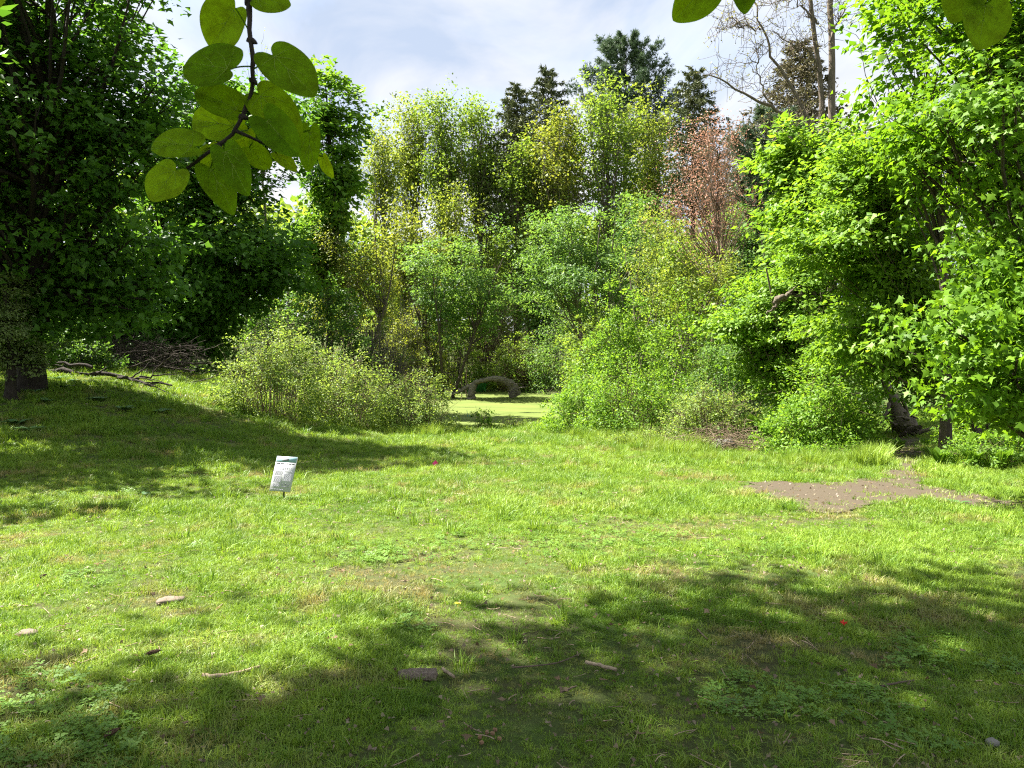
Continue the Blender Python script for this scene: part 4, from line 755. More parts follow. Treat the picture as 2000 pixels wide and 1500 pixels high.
def katsura():
    r = rng_(500); b = np.array((-5.6, 2.0, 0.)); root = link('katsura_tree', None, None, b); tag(root, 'katsura tree whose heart shaped leaves hang in front of the lawn view', 'tree'); inv = Matrix.Translation(-Vector(b))
    c0 = np.array((-5.0, 4.0, 13.0)); rad = np.array((6.6, 5.6, 2.6))
    def ok_(C):
        lim = CAMZ + .40 + .50 * np.maximum(C[:, 1], 0) + .55
        return (C[:, 2] > lim) | (C[:, 0] < -.72 * np.maximum(C[:, 1], 0) - 2.2) | (C[:, 1] < -.6)
    BC = c0 + ball(r, 360, .0) * rad; BC = BC[ok_(BC)]; nb = len(BC)
    tr = MB(); t = np.linspace(0, 1, 12); P = curve(b - (0, 0, .1), np.array((-6.2, 3.6, 15.0)), 12, np.array((-.3, .2, 0)), r, .04)[0]; tubes(tr, P, .30 * (1 - .85 * t) * (1 + .4 * np.exp(-t * 25)), 12)
    i0 = np.clip((BC[:, 2] / 15.5 * 11 - 3 + r.normal(0, .8, nb)).astype(int), 4, 11); P0 = P[i0]; L = np.linalg.norm(BC - P0, axis=1); bd = r.normal(0, .05, BC.shape) * L[:, None]; bd[:, 2] += .05 * L
    tubes(tr, curve(P0, BC, 8, bd, r, .03), .06 * np.linspace(1, .15, 8)[None] * np.ones((nb, 1)), 5)
    CC = np.repeat(BC, 6, 0) + ball(r, nb * 6) * np.array((1.5, 1.5, .8)); CC = CC[ok_(CC)]
    cr = MB(); leaf_cloud(cr, r, CC, c0, 25, .9, .6, .21, OVAL, .9, .2, .4)
    # limbs that reach over the camera and carry the hanging twigs
    ends = [(-.30, 1.06, 2.95), (.46, 1.18, 2.62), (.92, 1.20, 2.60), (-1.0, 1.30, 2.75)]
    for i, e in enumerate(ends):
        q = curve(P[3], np.array(e), 14, np.array((0, -.2, .9 + .1 * i)), r, .02)[0]; tubes(tr, q, .045 * np.linspace(1, .1, 14), 6)
    o = tr.build('trunk', M['bark'], root, True); o.matrix_parent_inverse = inv
    o = cr.build('crown', M['katsura'], root); o.matrix_parent_inverse = inv; o['kind'] = 'stuff'
    # heart leaf template, length 1 from notch to tip
    half_ = [(0, 0), (.10, -.13), (.28, -.17), (.45, -.06), (.54, .16), (.56, .38), (.50, .60), (.34, .81), (.14, .96)]
    hq = np.array(half_ + [(0, 1.0)]); hu = np.arange(len(hq)); fine = np.linspace(0, len(hq) - 1, 26)
    def cr_(u):
        i = np.clip(np.floor(u).astype(int), 0, len(hq) - 2); t = (u - i)[:, None]; p = lambda k: hq[np.clip(i + k, 0, len(hq) - 1)]
        return .5 * (2 * p(0) + (p(1) - p(-1)) * t + (2 * p(-1) - 5 * p(0) + 4 * p(1) - p(2)) * t ** 2 + (3 * p(0) - p(-1) - 3 * p(1) + p(2)) * t ** 3)
    hf = [tuple(v) for v in cr_(fine)]; pts = hf + [(-x, y) for x, y in hf[-2:0:-1]]; no = len(pts)
    def heart(fold, curl, wob):
        V = [(0, .06, 0)]
        for s in (.5, 1.0):
            for (x, y) in pts:
                xx = x * s; yy = .06 + (y - .06) * s; V.append((xx * math.cos(fold * min(1, abs(xx) * 2)), yy, abs(xx) * math.sin(fold) * .8 - curl * (yy - .2) ** 2 + wob * math.sin(7 * xx + 5 * yy) * .03))
        F3 = [(0, 1 + i, 1 + (i + 1) % no) for i in range(no)]; F4 = [(1 + i, 1 + no + i, 1 + no + (i + 1) % no, 1 + (i + 1) % no) for i in range(no)]
        return np.array(V), np.array(F3), np.array(F4)
    def vein_strip():
        mb = MB(); ls = [[(0, .04), (0, .5), (0, .97)], [(0, .05), (.2, .22), (.34, .46)], [(0, .05), (-.2, .22), (-.34, .46)], [(0, .35), (.14, .55), (.2, .7)], [(0, .35), (-.14, .55), (-.2, .7)], [(0, .05), (.3, .08), (.44, .12)], [(0, .05), (-.3, .08), (-.44, .12)]]
        return ls
    mv = leaf_mat('katsura_vein', (.30, .42, .06), (.34, .46, .08), .6)
    def wpt(px, py, Y): return np.array((X(px, Y), Y, Z(py, Y)))
    def leaf(tw, bx, by, tx, ty, wd, Y, tint, seed, tilt=None, origin=None):
        """notch pixel, tip pixel, width ratio; set in space at its own distance with its own tilt"""
        rr = rng_(seed); A = wpt(bx, by, Y); B = wpt(tx, ty, Y + rr.normal(0, .02)); L = np.linalg.norm(B - A); d = (B - A) / L; L *= .93
        nrm_ = np.array((rr.normal(0, .25), -1, rr.normal(.25, .25))); nrm_ -= (nrm_ @ d) * d; nrm_ /= np.linalg.norm(nrm_); x = np.cross(d, nrm_)
        V, F3, F4 = heart(rr.uniform(.05, .40), rr.uniform(-.1, .25), rr.uniform(.2, 1))
        wd = wd * .86; W = A + L * (V[:, 0:1] * wd * x + V[:, 1:2] * d + V[:, 2:3] * nrm_)
        me = new_mesh('leaf', W, [F3, F4], np.full(len(F3) + len(F4), tint), True, [M['katsura']]); o = link('leaf', me, tw)
        vb = MB()
        for ls in vein_strip():
            q = np.array([(a, b_, 0.) for a, b_ in ls]); q[:, 2] = np.abs(q[:, 0]) * .1 + .012
            c = A + L * (q[:, 0:1] * wd * x + q[:, 1:2] * d + q[:, 2:3] * nrm_); tubes(vb, c, L * .004 * np.array((1.3, 1, .5)), 4)
        return o, vb, A
    def twig(name_, line, side, leaves_, label):
        tb = MB(); Pq = np.array([wpt(*p) for p in line]); s = np.concatenate(([0], np.cumsum(np.linalg.norm(np.diff(Pq, axis=0), axis=1)))); u = np.linspace(0, s[-1], 40)
        q = np.stack([np.interp(u, s, Pq[:, j]) for j in range(3)], -1)
        q[1:-1] = (q[:-2] + 2 * q[1:-1] + q[2:]) / 4; tubes(tb, q + r.normal(0, .0006, q.shape), (np.linspace(.0046, .0022, 40) * (1 + .25 * (np.arange(40) % 5 == 0))), 7)
        for sl in side: qq = np.array([wpt(*p) for p in sl]); tubes(tb, curve(qq[0], qq[-1], 6, r.normal(0, .003, 3), r)[0], np.linspace(.0028, .0014, 6), 6)
        # bud spurs along the twig
        for k_ in range(3, 38, 4):
            for sg in (-1, 1): tubes(tb, curve(q[k_], q[k_] + np.array((sg * .007, 0, -.004)) + r.normal(0, .002, 3), 4, np.zeros(3), r)[0], np.array((.0038, .0042, .003, .001)), 6)
        vt = MB(); objs = []
        tw = tb.build('hanging_twig', M['bark_dark'], root, True); tw.matrix_parent_inverse = inv
        if label: tw['label'] = label
        for j, (bx, by, tx, ty, wd, Y, ti, (sx_, sy_)) in enumerate(leaves_):
            o, vb, A = leaf(tw, bx, by, tx, ty, wd, Y, ti, 600 + j + int(bx)); vo = vb.build('vein', mv, tw)
            st = MB(); tubes(st, curve(wpt(sx_, sy_, 1.05), A, 6, r.normal(0, .004, 3), r)[0], np.full(6, .0011), 5); so_ = st.build('leaf_stalk', M['katsura'], tw)
            for z_ in (o, vo, so_): z_.parent = tw; z_.matrix_parent_inverse = Matrix.Identity(4)
    cvt = lambda u, v: (250 + u / 3.571, v / 3.571)
    Ls = []
    def A(bu, bv, tu, tv, wd, dY, ti, su, sv): Ls.append((*cvt(bu, bv), *cvt(tu, tv), wd, 1.05 + dY, ti, cvt(su, sv)))
    A(790, 110, 600, 400, 1.18, .03, .6, 885, 270); A(925, 45, 1195, 60, .85, .0, .5, 890, 55); A(1040, 425, 1345, 715, .80, -.03, .3, 905, 520)
    A(745, 520, 425, 470, 1.05, -.02, .15, 890, 500); A(800, 800, 480, 640, .78, .01, .35, 850, 790); A(790, 905, 420, 850, .60, .05, .6, 820, 850)
    A(940, 690, 1235, 965, .72, .0, .55, 905, 680); A(985, 860, 1240, 1140, .72, -.04, .0, 870, 900); A(1290, 930, 1270, 1235, .58, .03, .25, 985, 1030)
    A(1375, 1110, 1440, 1275, .6, .08, .9, 985, 1030); A(495, 1040, 140, 1000, .66, -.01, .6, 520, 1140); A(360, 1205, 170, 1425, 1.08, -.03, .9, 440, 1195)
    A(600, 1190, 745, 1480, .60, .01, .25, 650, 1050); A(700, 1065, 860, 1385, .62, -.03, .1, 660, 1040); A(870, 1050, 1030, 1205, .82, .03, .4, 900, 1010)
    A(860, 930, 790, 1110, .95, .07, .8, 800, 940); A(655, 1060, 535, 1270, .62, .06, .8, 655, 1045); A(1060, 1090, 1200, 1215, .62, .07, .9, 985, 1030); A(585, 1050, 500, 1120, .5, .05, .8, 640, 1050)
    twig('a', [(490, -330, 1.06), (494, -60, 1.05), (495, 0, 1.05), (498, 34, 1.05), (499, 84, 1.05), (503, 140, 1.05), (499, 193, 1.05), (482, 232, 1.05), (468, 262, 1.05), (432, 291, 1.05), (395, 319, 1.05), (373, 335, 1.05)],
         [[(468, 262, 1.05), (492, 280, 1.06), (526, 288, 1.07)]], Ls, 'twig hung with a drooping cluster of heart shaped leaves')
    Lr = [(1378, -22, 1308, 58, .95, 1.2, .5, (1400, -40)), (1425, -60, 1440, 26, .9, 1.24, .75, (1420, -60)), (1452, -40, 1444, 46, .78, 1.17, .05, (1440, -60)), (1500, -50, 1520, 8, .9, 1.22, .5, (1470, -60)), (1560, -50, 1590, 2, .8, 1.2, .6, (1500, -60))]
    twig('b', [(1450, -235, 1.19), (1445, -110, 1.2), (1420, -60, 1.2), (1395, -35, 1.2)], [[(1445, -110, 1.2), (1480, -70, 1.2), (1520, -55, 1.2)]], Lr, 'twig dropping a few leaf tips into the sky gap')
    Lq = [(1905, 22, 1892, 116, 1.12, 1.18, .55, (1918, 10)), (1875, -30, 1835, 68, .95, 1.21, .5, (1918, 8)), (1930, -45, 1862, 32, .5, 1.15, .0, (1920, -10)), (1940, -40, 1990, 12, .7, 1.2, .2, (1920, -10))]
    twig('c', [(1935, -240, 1.2), (1928, -70, 1.2), (1921, -10, 1.2), (1914, 20, 1.2)], [], Lq, 'twig with round leaves hanging in front of the near maple')
    Ld = [(2, -50, 6, 52, 1.15, 1.1, .95, (-30, -90))]
    twig('d', [(-110, -330, 1.3), (-80, -160, 1.15), (-40, -90, 1.1)], [], Ld, 'twig with a single leaf over the tall dark maple')
katsura()
# ------------------------------------------------------------------ arched fallen trunk and its surroundings
def mesh_thing(mb, name, mat, label, cat, group=None, origin=None, smooth_=True):
    o = mb.build(name, mat, None, smooth_, origin); tag(o, label, cat, group); return o
def polyline(pts, K, r, jit=0):
    pts = np.array(pts, float); s = np.concatenate(([0], np.cumsum(np.linalg.norm(np.diff(pts, axis=0), axis=1)))); u = np.linspace(0, s[-1], K); q = np.stack([np.interp(u, s, pts[:, j]) for j in range(3)], -1)
    for _ in range(2): q[1:-1] = (q[:-2] + 2 * q[1:-1] + q[2:]) / 4
    return q + (r.normal(0, jit, q.shape) if jit else 0)
def arched_log():
    r = rng_(700); Y = 49; Pp = [(X(a, Y), Y + d, Z(z_, Y)) for a, z_, d in ((884, 771, .2), (900, 763, .1), (915, 755, 0), (930, 747, -.1), (945, 741.5, -.2), (962, 739.5, -.2), (978, 741, 0), (991, 746, .2), (1001, 755, .4), (1006, 772, .5))]
    q = polyline(Pp, 40, r, .012); rad = np.interp(np.linspace(0, 1, 40), (0, .1, .3, .5, .75, .9, 1), (.09, .15, .14, .16, .25, .36, .42)); b = np.array((q[20][0], Y, WATER))
    root = link('fallen_tree', None, None, b); tag(root, 'weathered trunk arching over the duckweed pond like a bridge', 'fallen log'); inv = Matrix.Translation(-Vector(b))
    mb = MB(); tubes(mb, q + r.normal(0, .015, q.shape), rad * (1 + r.normal(0, .07, 40)), 10, cap=True); o = mb.build('trunk', M['deadwood'], root, True); o.matrix_parent_inverse = inv
    mb = MB(); tubes(mb, polyline([(X(928, Y), Y - .05, Z(749, Y)), (X(922, Y), Y - .1, Z(760, Y)), (X(919, Y), Y - .15, WATER - .2)], 14, r, .02), np.linspace(.20, .30, 14), 10, cap=True); o = mb.build('leg', M['deadwood'], root, True); o.matrix_parent_inverse = inv
    for k_ in range(9):
        mb = MB(); p0 = q[r.integers(28, 39)]; p1 = p0 + np.array((r.uniform(.1, 1.0), r.normal(0, .4), r.uniform(-.7, .5))); tubes(mb, curve(p0, p1, 8, r.normal(0, .12, 3), r, .02)[0], .05 * np.linspace(1, .25, 8), 6); o = mb.build('root_limb', M['deadwood'], root, True); o.matrix_parent_inverse = inv
arched_log()
for i, (px, t_, lb) in enumerate(((901.5, 725, 'shorter pale stake standing at the pond edge by the arched trunk'), (910.5, 720, 'taller pale stake standing at the pond edge by the arched trunk'))):
    r = rng_(710 + i); Y = 50.5; mb = MB(); b = np.array((X(px, Y), Y, WATER - .1)); tubes(mb, polyline([b, (X(px + 1, Y), Y, Z(t_, Y))], 6, r, .004), np.full(6, .035), 8, cap=True); mesh_thing(mb, 'wooden_stake', M['twig_tan'], lb, 'stake', None, b)
mb = MB(); Y = 36; b = np.array((X(915, Y), Y, WATER)); r = rng_(712)
for dx_ in (-.04, .05): tubes(mb, polyline([b + (dx_, 0, -.1), b + (dx_ * 1.5, 0, .28)], 6, r, .01), np.linspace(.016, .012, 6), 6)
M['teal'] = plain('teal', (.10, .34, .30)); mesh_thing(mb, 'marker_stake', M['teal'], 'teal marker stake standing in the duckweed', 'stake', None, b)
def iris():
    r = rng_(713); Y = 56; b = at(936, Y); b[2] = WATER; mb = MB(); n = 46; C = b + np.stack([r.normal(0, .32, n), r.normal(0, .2, n), np.zeros(n)], -1); d = r.normal(0, .25, (n, 3)); d[:, 2] = 1
    leaves(mb, C, np.array((0, -1., .2)) + r.normal(0, .4, (n, 3)), d, r.uniform(.6, 1.15, n), (OVAL[0] * np.array((.35, 1, 1)), OVAL[1]), r.uniform(0, 1, n)); o = mesh_thing(mb, 'iris_clump', M['iris'], 'clump of upright dark green iris blades behind the arched trunk', 'plant', None, b, False)
iris()
def sticks(name, label, cat, spots, mat, seed, origin, part='branch', rad=.03, sd2=5, twmat=None, tw=0, twr=.008, box=None):
    r = rng_(seed); root = link(name, None, None, origin); tag(root, label, cat); inv = Matrix.Translation(-Vector(origin))
    for (p0, p1, rd, bend) in spots:
        mb = MB(); q = curve(np.array(p0), np.array(p1), 12, np.array(bend), r, rd * .5)[0]; tubes(mb, q, rd * np.linspace(1, .25, 12), 7, cap=True)
        for _ in range(3):
            k_ = r.integers(4, 11); e = q[k_] + r.normal(0, .22, 3) + np.array((.15, 0, .1)); tubes(mb, curve(q[k_], e, 5, r.normal(0, .04, 3), r)[0], rd * .3 * np.linspace(1, .4, 5), 4)
        o = mb.build(part, M[mat], root, True); o.matrix_parent_inverse = inv
    if tw:
        mb = MB(); c, h = box; c = np.array(c); h = np.array(h); p0 = c + ball(r, tw) * h; p1 = p0 + r.normal(0, .55, (tw, 3)) * np.array((1, .7, .45)); 
        for p in (p0, p1): p[:, 2] = np.maximum(p[:, 2], gz(p[:, 0], p[:, 1]) + .03)
        tubes(mb, curve(p0, p1, 5, r.normal(0, .1, p0.shape), r, .015), twr * np.linspace(1, .5, 5)[None] * r.uniform(.5, 1.5, (tw, 1)), 3); o = mb.build('twig_tangle', M[twmat], root); o.matrix_parent_inverse = inv; o['kind'] = 'stuff'
    return root
r = rng_(720); Y = 24.5
def gp(px, Yq, h=0.): q = at(px, Yq); q[2] += h; return q
spots = []
for _ in range(26):
    p = r.uniform(90, 400); Yq = r.uniform(25.5, 28.5); ln = r.uniform(1.2, 3.2); a = r.normal(0, .5) + (math.pi if r.uniform() < .5 else 0); p0 = gp(p, Yq, r.uniform(.05, .5)); p1 = p0 + np.array((ln * math.cos(a), ln * .4 * math.sin(a), r.uniform(-.2, .75))); spots.append((p0, p1, r.uniform(.018, .05), r.normal(0, .18, 3)))
sticks('brush_pile', 'heap of dead brown branches under the dark maples', 'brush pile', spots, 'brush', 721, gp(240, 27), twmat='brush', tw=1500, box=(gp(245, 27.8, .3), (3.1, 1.5, 1.0)))
sp2 = [(gp(75, 24, .12), gp(335, 23.6, .15), .11, (0, .2, .25)), (gp(180, 23.9, .3), gp(60, 24.3, .25), .06, (0, 0, .2)), (gp(230, 23.7, .1), gp(330, 22.9, .05), .05, (0, 0, .2)), (gp(260, 23.5, .15), gp(345, 24, .5), .04, (0, 0, .1)), (gp(250, 23.6, .12), gp(320, 23.0, .35), .03, (0, 0, .12)), (gp(250, 23.6, .12), gp(300, 24.0, .9), .03, (0.1, 0, -.1))]
sticks('fallen_branch', 'long dark fallen branch lying in front of the brush pile', 'branch', sp2, 'bark_dark', 722, gp(200, 24))
sp3 = [(gp(1500, 22, 1.1) + (0, 0, .6), gp(1560, 21.6, 1.2) + (0, 0, 1.0), .10, (0, 0, .1))]
# uprooted stump where the path enters the wood
def stump():
    r = rng_(730); Y = 24.6; b = at(1775, Y); root = link('uprooted_stump', None, None, b); tag(root, 'uprooted tree base with torn roots blocking the end of the dirt path', 'stump'); inv = Matrix.Translation(-Vector(b))
    mb = MB(); q = polyline([(X(1738, Y), Y + .8, Z(705, Y)), (X(1748, Y), Y + .5, Z(755, Y)), (X(1756, Y), Y + .1, Z(795, Y)), (X(1764, Y), Y, Z(822, Y)), (X(1776, Y), Y - .1, Z(845, Y))], 22, r, .02); tubes(mb, q, np.interp(np.linspace(0, 1, 22), (0, .5, .75, 1), (.09, .14, .26, .44)) * (1 + r.normal(0, .08, 22)), 12, cap=True); o = mb.build('trunk', M['bark_light'], root, True); o.matrix_parent_inverse = inv
    for k_ in range(26):
        mb = MB(); p0 = q[r.integers(14, 22)] + r.normal(0, .16, 3); p1 = np.array((p0[0] + r.normal(.1, .5), p0[1] + r.normal(-.1, .35), 0)); p1[2] = gz(p1[0], p1[1]) + r.uniform(-.05, .7); tubes(mb, curve(p0, p1, 9, r.normal(0, .15, 3), r, .02)[0], r.uniform(.03, .08) * np.linspace(1.2, .3, 9), 6); o = mb.build('root_limb', M['bark_light'], root, True); o.matrix_parent_inverse = inv
stump()
sticks('dead_limb', 'dead broken limb caught in the boxelder boughs', 'branch', [((X(1515, 20), 20, Z(590, 20)), (X(1560, 20), 19.8, Z(572, 20)), .10, (0, 0, .05)), ((X(1525, 20), 20, Z(585, 20)), (X(1500, 20), 20.2, Z(615, 20)), .05, (0, 0, .0))], 'bark_light', 731, gp(1530, 20))
# dry cane heap and pale rock among the brambles
r = rng_(735); spots = []
for _ in range(16):
    p0 = gp(r.uniform(1370, 1470), r.uniform(18.6, 19.6), .02); p1 = p0 + np.array((r.normal(0, .5), r.normal(0, .2), r.uniform(.1, .6))); spots.append((p0, p1, .009, r.normal(0, .12, 3)))
sticks('dry_cane_heap', 'heap of bleached dry canes at the foot of the olive bramble mound', 'brush pile', spots, 'twig_tan', 736, gp(1420, 19), part='cane', twmat='twig_tan', tw=420, twr=.006, box=(gp(1410, 19.4, .2), (1.1, .5, .45)))
def rock(name, label, px, Y, sx_, sy_, sz, mat, seed, lift=.0, group=None, yaw=0):
    r = rng_(seed); nu, nv = 22, 12; u = np.linspace(0, 2 * np.pi, nu, endpoint=False); v = np.linspace(.08, np.pi - .08, nv); U, Vv = np.meshgrid(u, v); D = np.stack([np.cos(U) * np.sin(Vv), np.sin(U) * np.sin(Vv), np.cos(Vv)], -1)
    k_ = 1 + .32 * (fbm(D[..., 0] * 1.6 + seed, D[..., 1] * 1.6 + D[..., 2] * 1.3, 1.2, seed, 4) - .47) * 2; D = np.sign(D) * np.abs(D) ** .75 * k_[..., None]; c, s = math.cos(yaw), math.sin(yaw)
    W = D * np.array((sx_, sy_, sz)); W = np.stack([W[..., 0] * c - W[..., 1] * s, W[..., 0] * s + W[..., 1] * c, W[..., 2]], -1); b = at(px, Y); W = W + b + (0, 0, lift); W = W.reshape(-1, 3)
    F = [(j * nu + i, j * nu + (i + 1) % nu, (j + 1) * nu + (i + 1) % nu, (j + 1) * nu + i) for j in range(nv - 1) for i in range(nu)]; caps = MB(); caps.add(W, np.array(F)); top_ = W[:nu].mean(0); bot = W[-nu:].mean(0)
    caps.add(np.vstack([W[:nu], top_]), np.array([(i, nu, (i + 1) % nu) for i in range(nu)])); caps.add(np.vstack([W[-nu:], bot]), np.array([((i + 1) % nu, nu, i) for i in range(nu)]))
    return mesh_thing(caps, name, M[mat], label, 'rock', group, b, False)
rock('rock', 'pale rock half hidden by dry canes at the edge of the brambles', 1418, 19.5, .30, .2, .22, 'stone_pale', 741, .1)
rock('flat_stone', 'flat tan stone lying in the sunny grass near the shade line', 322, gY(1186), .095, .06, .022, 'stone', 742, .025, None, .25)
rock('flat_stone', 'smaller tan stone sunk in the grass close to the dark pine cone', 40, gY(1254), .06, .045, .02, 'stone', 743, .022)
rock('pebble', 'grey white pebble lying in the shaded worn turf', 1960, gY(1487), .028, .022, .016, 'stone_pale', 744, .03)
# ------------------------------------------------------------------ ferns, dock, dandelions
def fern(px, Y, h, seed, label, n=11):
    r = rng_(seed); b = at(px, Y); root = link('fern', None, None, b); tag(root, label, 'fern', 'ferns in the thicket'); inv = Matrix.Translation(-Vector(b))
    for i in range(n):
        a = i / n * 6.283 + r.normal(0, .2); d = np.array((math.cos(a), math.sin(a), 0)); ln = h * r.uniform(.8, 1.1); q = curve(b, b + d * ln * .55 + np.array((0, 0, ln * .88)), 16, np.array((0, 0, .14 * ln)) - d * .08 * ln, r)[0]; mb = MB(); tubes(mb, q, np.linspace(.008, .002, 16), 4)
        T_ = nrm(np.gradient(q, axis=0)); s = np.array((-d[1], d[0], 0)); nn = np.cross(s, T_); u = np.linspace(.12, 1, 26); C = np.stack([np.interp(u, np.linspace(0, 1, 16), q[:, j]) for j in range(3)], -1); nn = np.stack([np.interp(u, np.linspace(0, 1, 16), nn[:, j]) for j in range(3)], -1)
        for sg in (-1, 1): leaves(mb, C, nn, np.tile(sg * s, (26, 1)) + .35 * T_[7], ln * .24 * np.sin(np.clip(u * 1.02, 0, 1) * math.pi * .93 + .15), (OVAL[0] * np.array((.55, 1, 1)), OVAL[1]), np.clip(r.normal(.5, .2, 26), 0, 1))
        o = mb.build('frond', M['fern'], root); o.matrix_parent_inverse = inv
for i, (px, Y, h) in enumerate(((1492, 22.0, 1.0), (1520, 22.4, 1.15), (1548, 22.2, 1.1), (1506, 21.2, .8), (1690, 23, .9))): fern(px, Y, h, 750 + i, 'upright light green fern behind the dense rounded bush')
for i, (px, Y, h) in enumerate(((1840, 15.5, .45), (1905, 15.2, .5), (1960, 15.0, .5), (1760, 19.5, .4))): fern(px, Y, h, 760 + i, 'small bright fern among the weeds along the path side', 9)
def dock(px, py, seed, s, label, Y=None):
    r = rng_(seed); Y = Y or gY(py); b = at(px, Y); mb = MB(); n = 12; a = r.uniform(0, 6.283, n); d = np.stack([np.cos(a), np.sin(a), r.uniform(.5, 2.0, n)], -1); C = np.tile(b, (n, 1)) + d * .02
    big = fan([(0, 0, 0), (.16, .15, .03), (.24, .4, .02), (.2, .7, -.08), (0, 1, -.25), (-.2, .7, -.08), (-.24, .4, .02), (-.16, .15, .03)], (0, .4, -.02)); leaves(mb, C, np.stack([-np.cos(a) * .5, -np.sin(a) * .5, np.ones(n)], -1), d, s * r.uniform(.7, 1.2, n), big, r.uniform(0, 1, n)); o = mesh_thing(mb, 'dock_plant', M['dock'], label, 'plant', 'broadleaf weeds in the shaded grass', b, False)
for i, (px, Y) in enumerate(((45, 21), (65, 20.5), (130, 21.5), (150, 22.5), (30, 17), (55, 16.5), (190, 20.5), (280, 21), (310, 20.2), (90, 19.5), (110, 22.8), (20, 22), (240, 19.8))): dock(px, 0, 770 + i, .30, 'broad leaved weed growing in the shaded grass before the brush pile', Y)
dock(1877, 993, 790, .14, 'dark leafy weed at the rim of the bare dirt patch'); dock(275, 975, 791, .10, 'small leafy weed at the shade edge behind the sign')
M['yellow'] = plain('dandelion_yellow', (.75, .58, .03)); M['pink'] = plain('pink_plastic', (.85, .06, .28)); M['red'] = plain('red_petal', (.70, .02, .015))
def flower(px, py, s, label, mat, name, cat):
    r = rng_(int(px)); b = at(px, gY(py)); mb = MB(); n = 22; a = r.uniform(0, 6.283, n); d = np.stack([np.cos(a), np.sin(a), r.uniform(.1, .9, n)], -1); C = np.tile(b + (0, 0, .05), (n, 1)); leaves(mb, C, np.tile((0, 0, 1.), (n, 1)) + r.normal(0, .3, (n, 3)), d, s * r.uniform(.7, 1, n), (OVAL[0] * np.array((.6, 1, 1)), OVAL[1]), np.ones(n) * .5)
    tubes(mb, polyline([b - (0, 0, .02), b + (0, 0, .05)], 4, r), np.full(4, .002), 5); mesh_thing(mb, name, mat, label, cat, None, b, False)
flower(893, 1204, .026, 'yellow dandelion blossom at the shade line', M['yellow'], 'dandelion', 'flower')
flower(1657, 1244, .036, 'fallen red blossom lying in the shaded grass', M['red'], 'red_blossom', 'flower')
# ------------------------------------------------------------------ survey flag and lawn sign
b = at(849, gY(916)); root = link('survey_flag', None, None, b); tag(root, 'small pink survey flag stuck in the sunny lawn', 'flag'); inv = Matrix.Translation(-Vector(b)); r = rng_(800)
mb = MB(); tubes(mb, polyline([b - (0, 0, .05), b + (0, 0, .09)], 5, r), np.full(5, .0022), 5); o = mb.build('wire', M['stick_dark'], root); o.matrix_parent_inverse = inv
n_ = 7; gxx, gyy = np.meshgrid(np.linspace(-.05, .05, n_), np.linspace(-.04, .04, n_)); V = np.stack([gxx * .75 - gyy * .65, .012 * np.sin(gxx * 60), gxx * .65 + gyy * .75], -1).reshape(-1, 3) + b + (0, -.005, .085)
i_ = (np.arange(n_ - 1)[:, None] * n_ + np.arange(n_ - 1)[None]).ravel(); mb = MB(); mb.add(V, np.stack([i_, i_ + 1, i_ + n_ + 1, i_ + n_], -1)); o = mb.build('flag_sheet', M['pink'], root, True); o.matrix_parent_inverse = inv
def box(mb, c, ux, uy, uz, hx, hy, hz, tint=.5):
    c = np.array(c, float); V = [c + sx_ * hx * ux + sy_ * hy * uy + sz_ * hz * uz for sx_ in (-1, 1) for sy_ in (-1, 1) for sz_ in (-1, 1)]
    mb.add(V, np.array([(0, 1, 3, 2), (4, 6, 7, 5), (0, 4, 5, 1), (2, 3, 7, 6), (0, 2, 6, 4), (1, 5, 7, 3)]), tint)
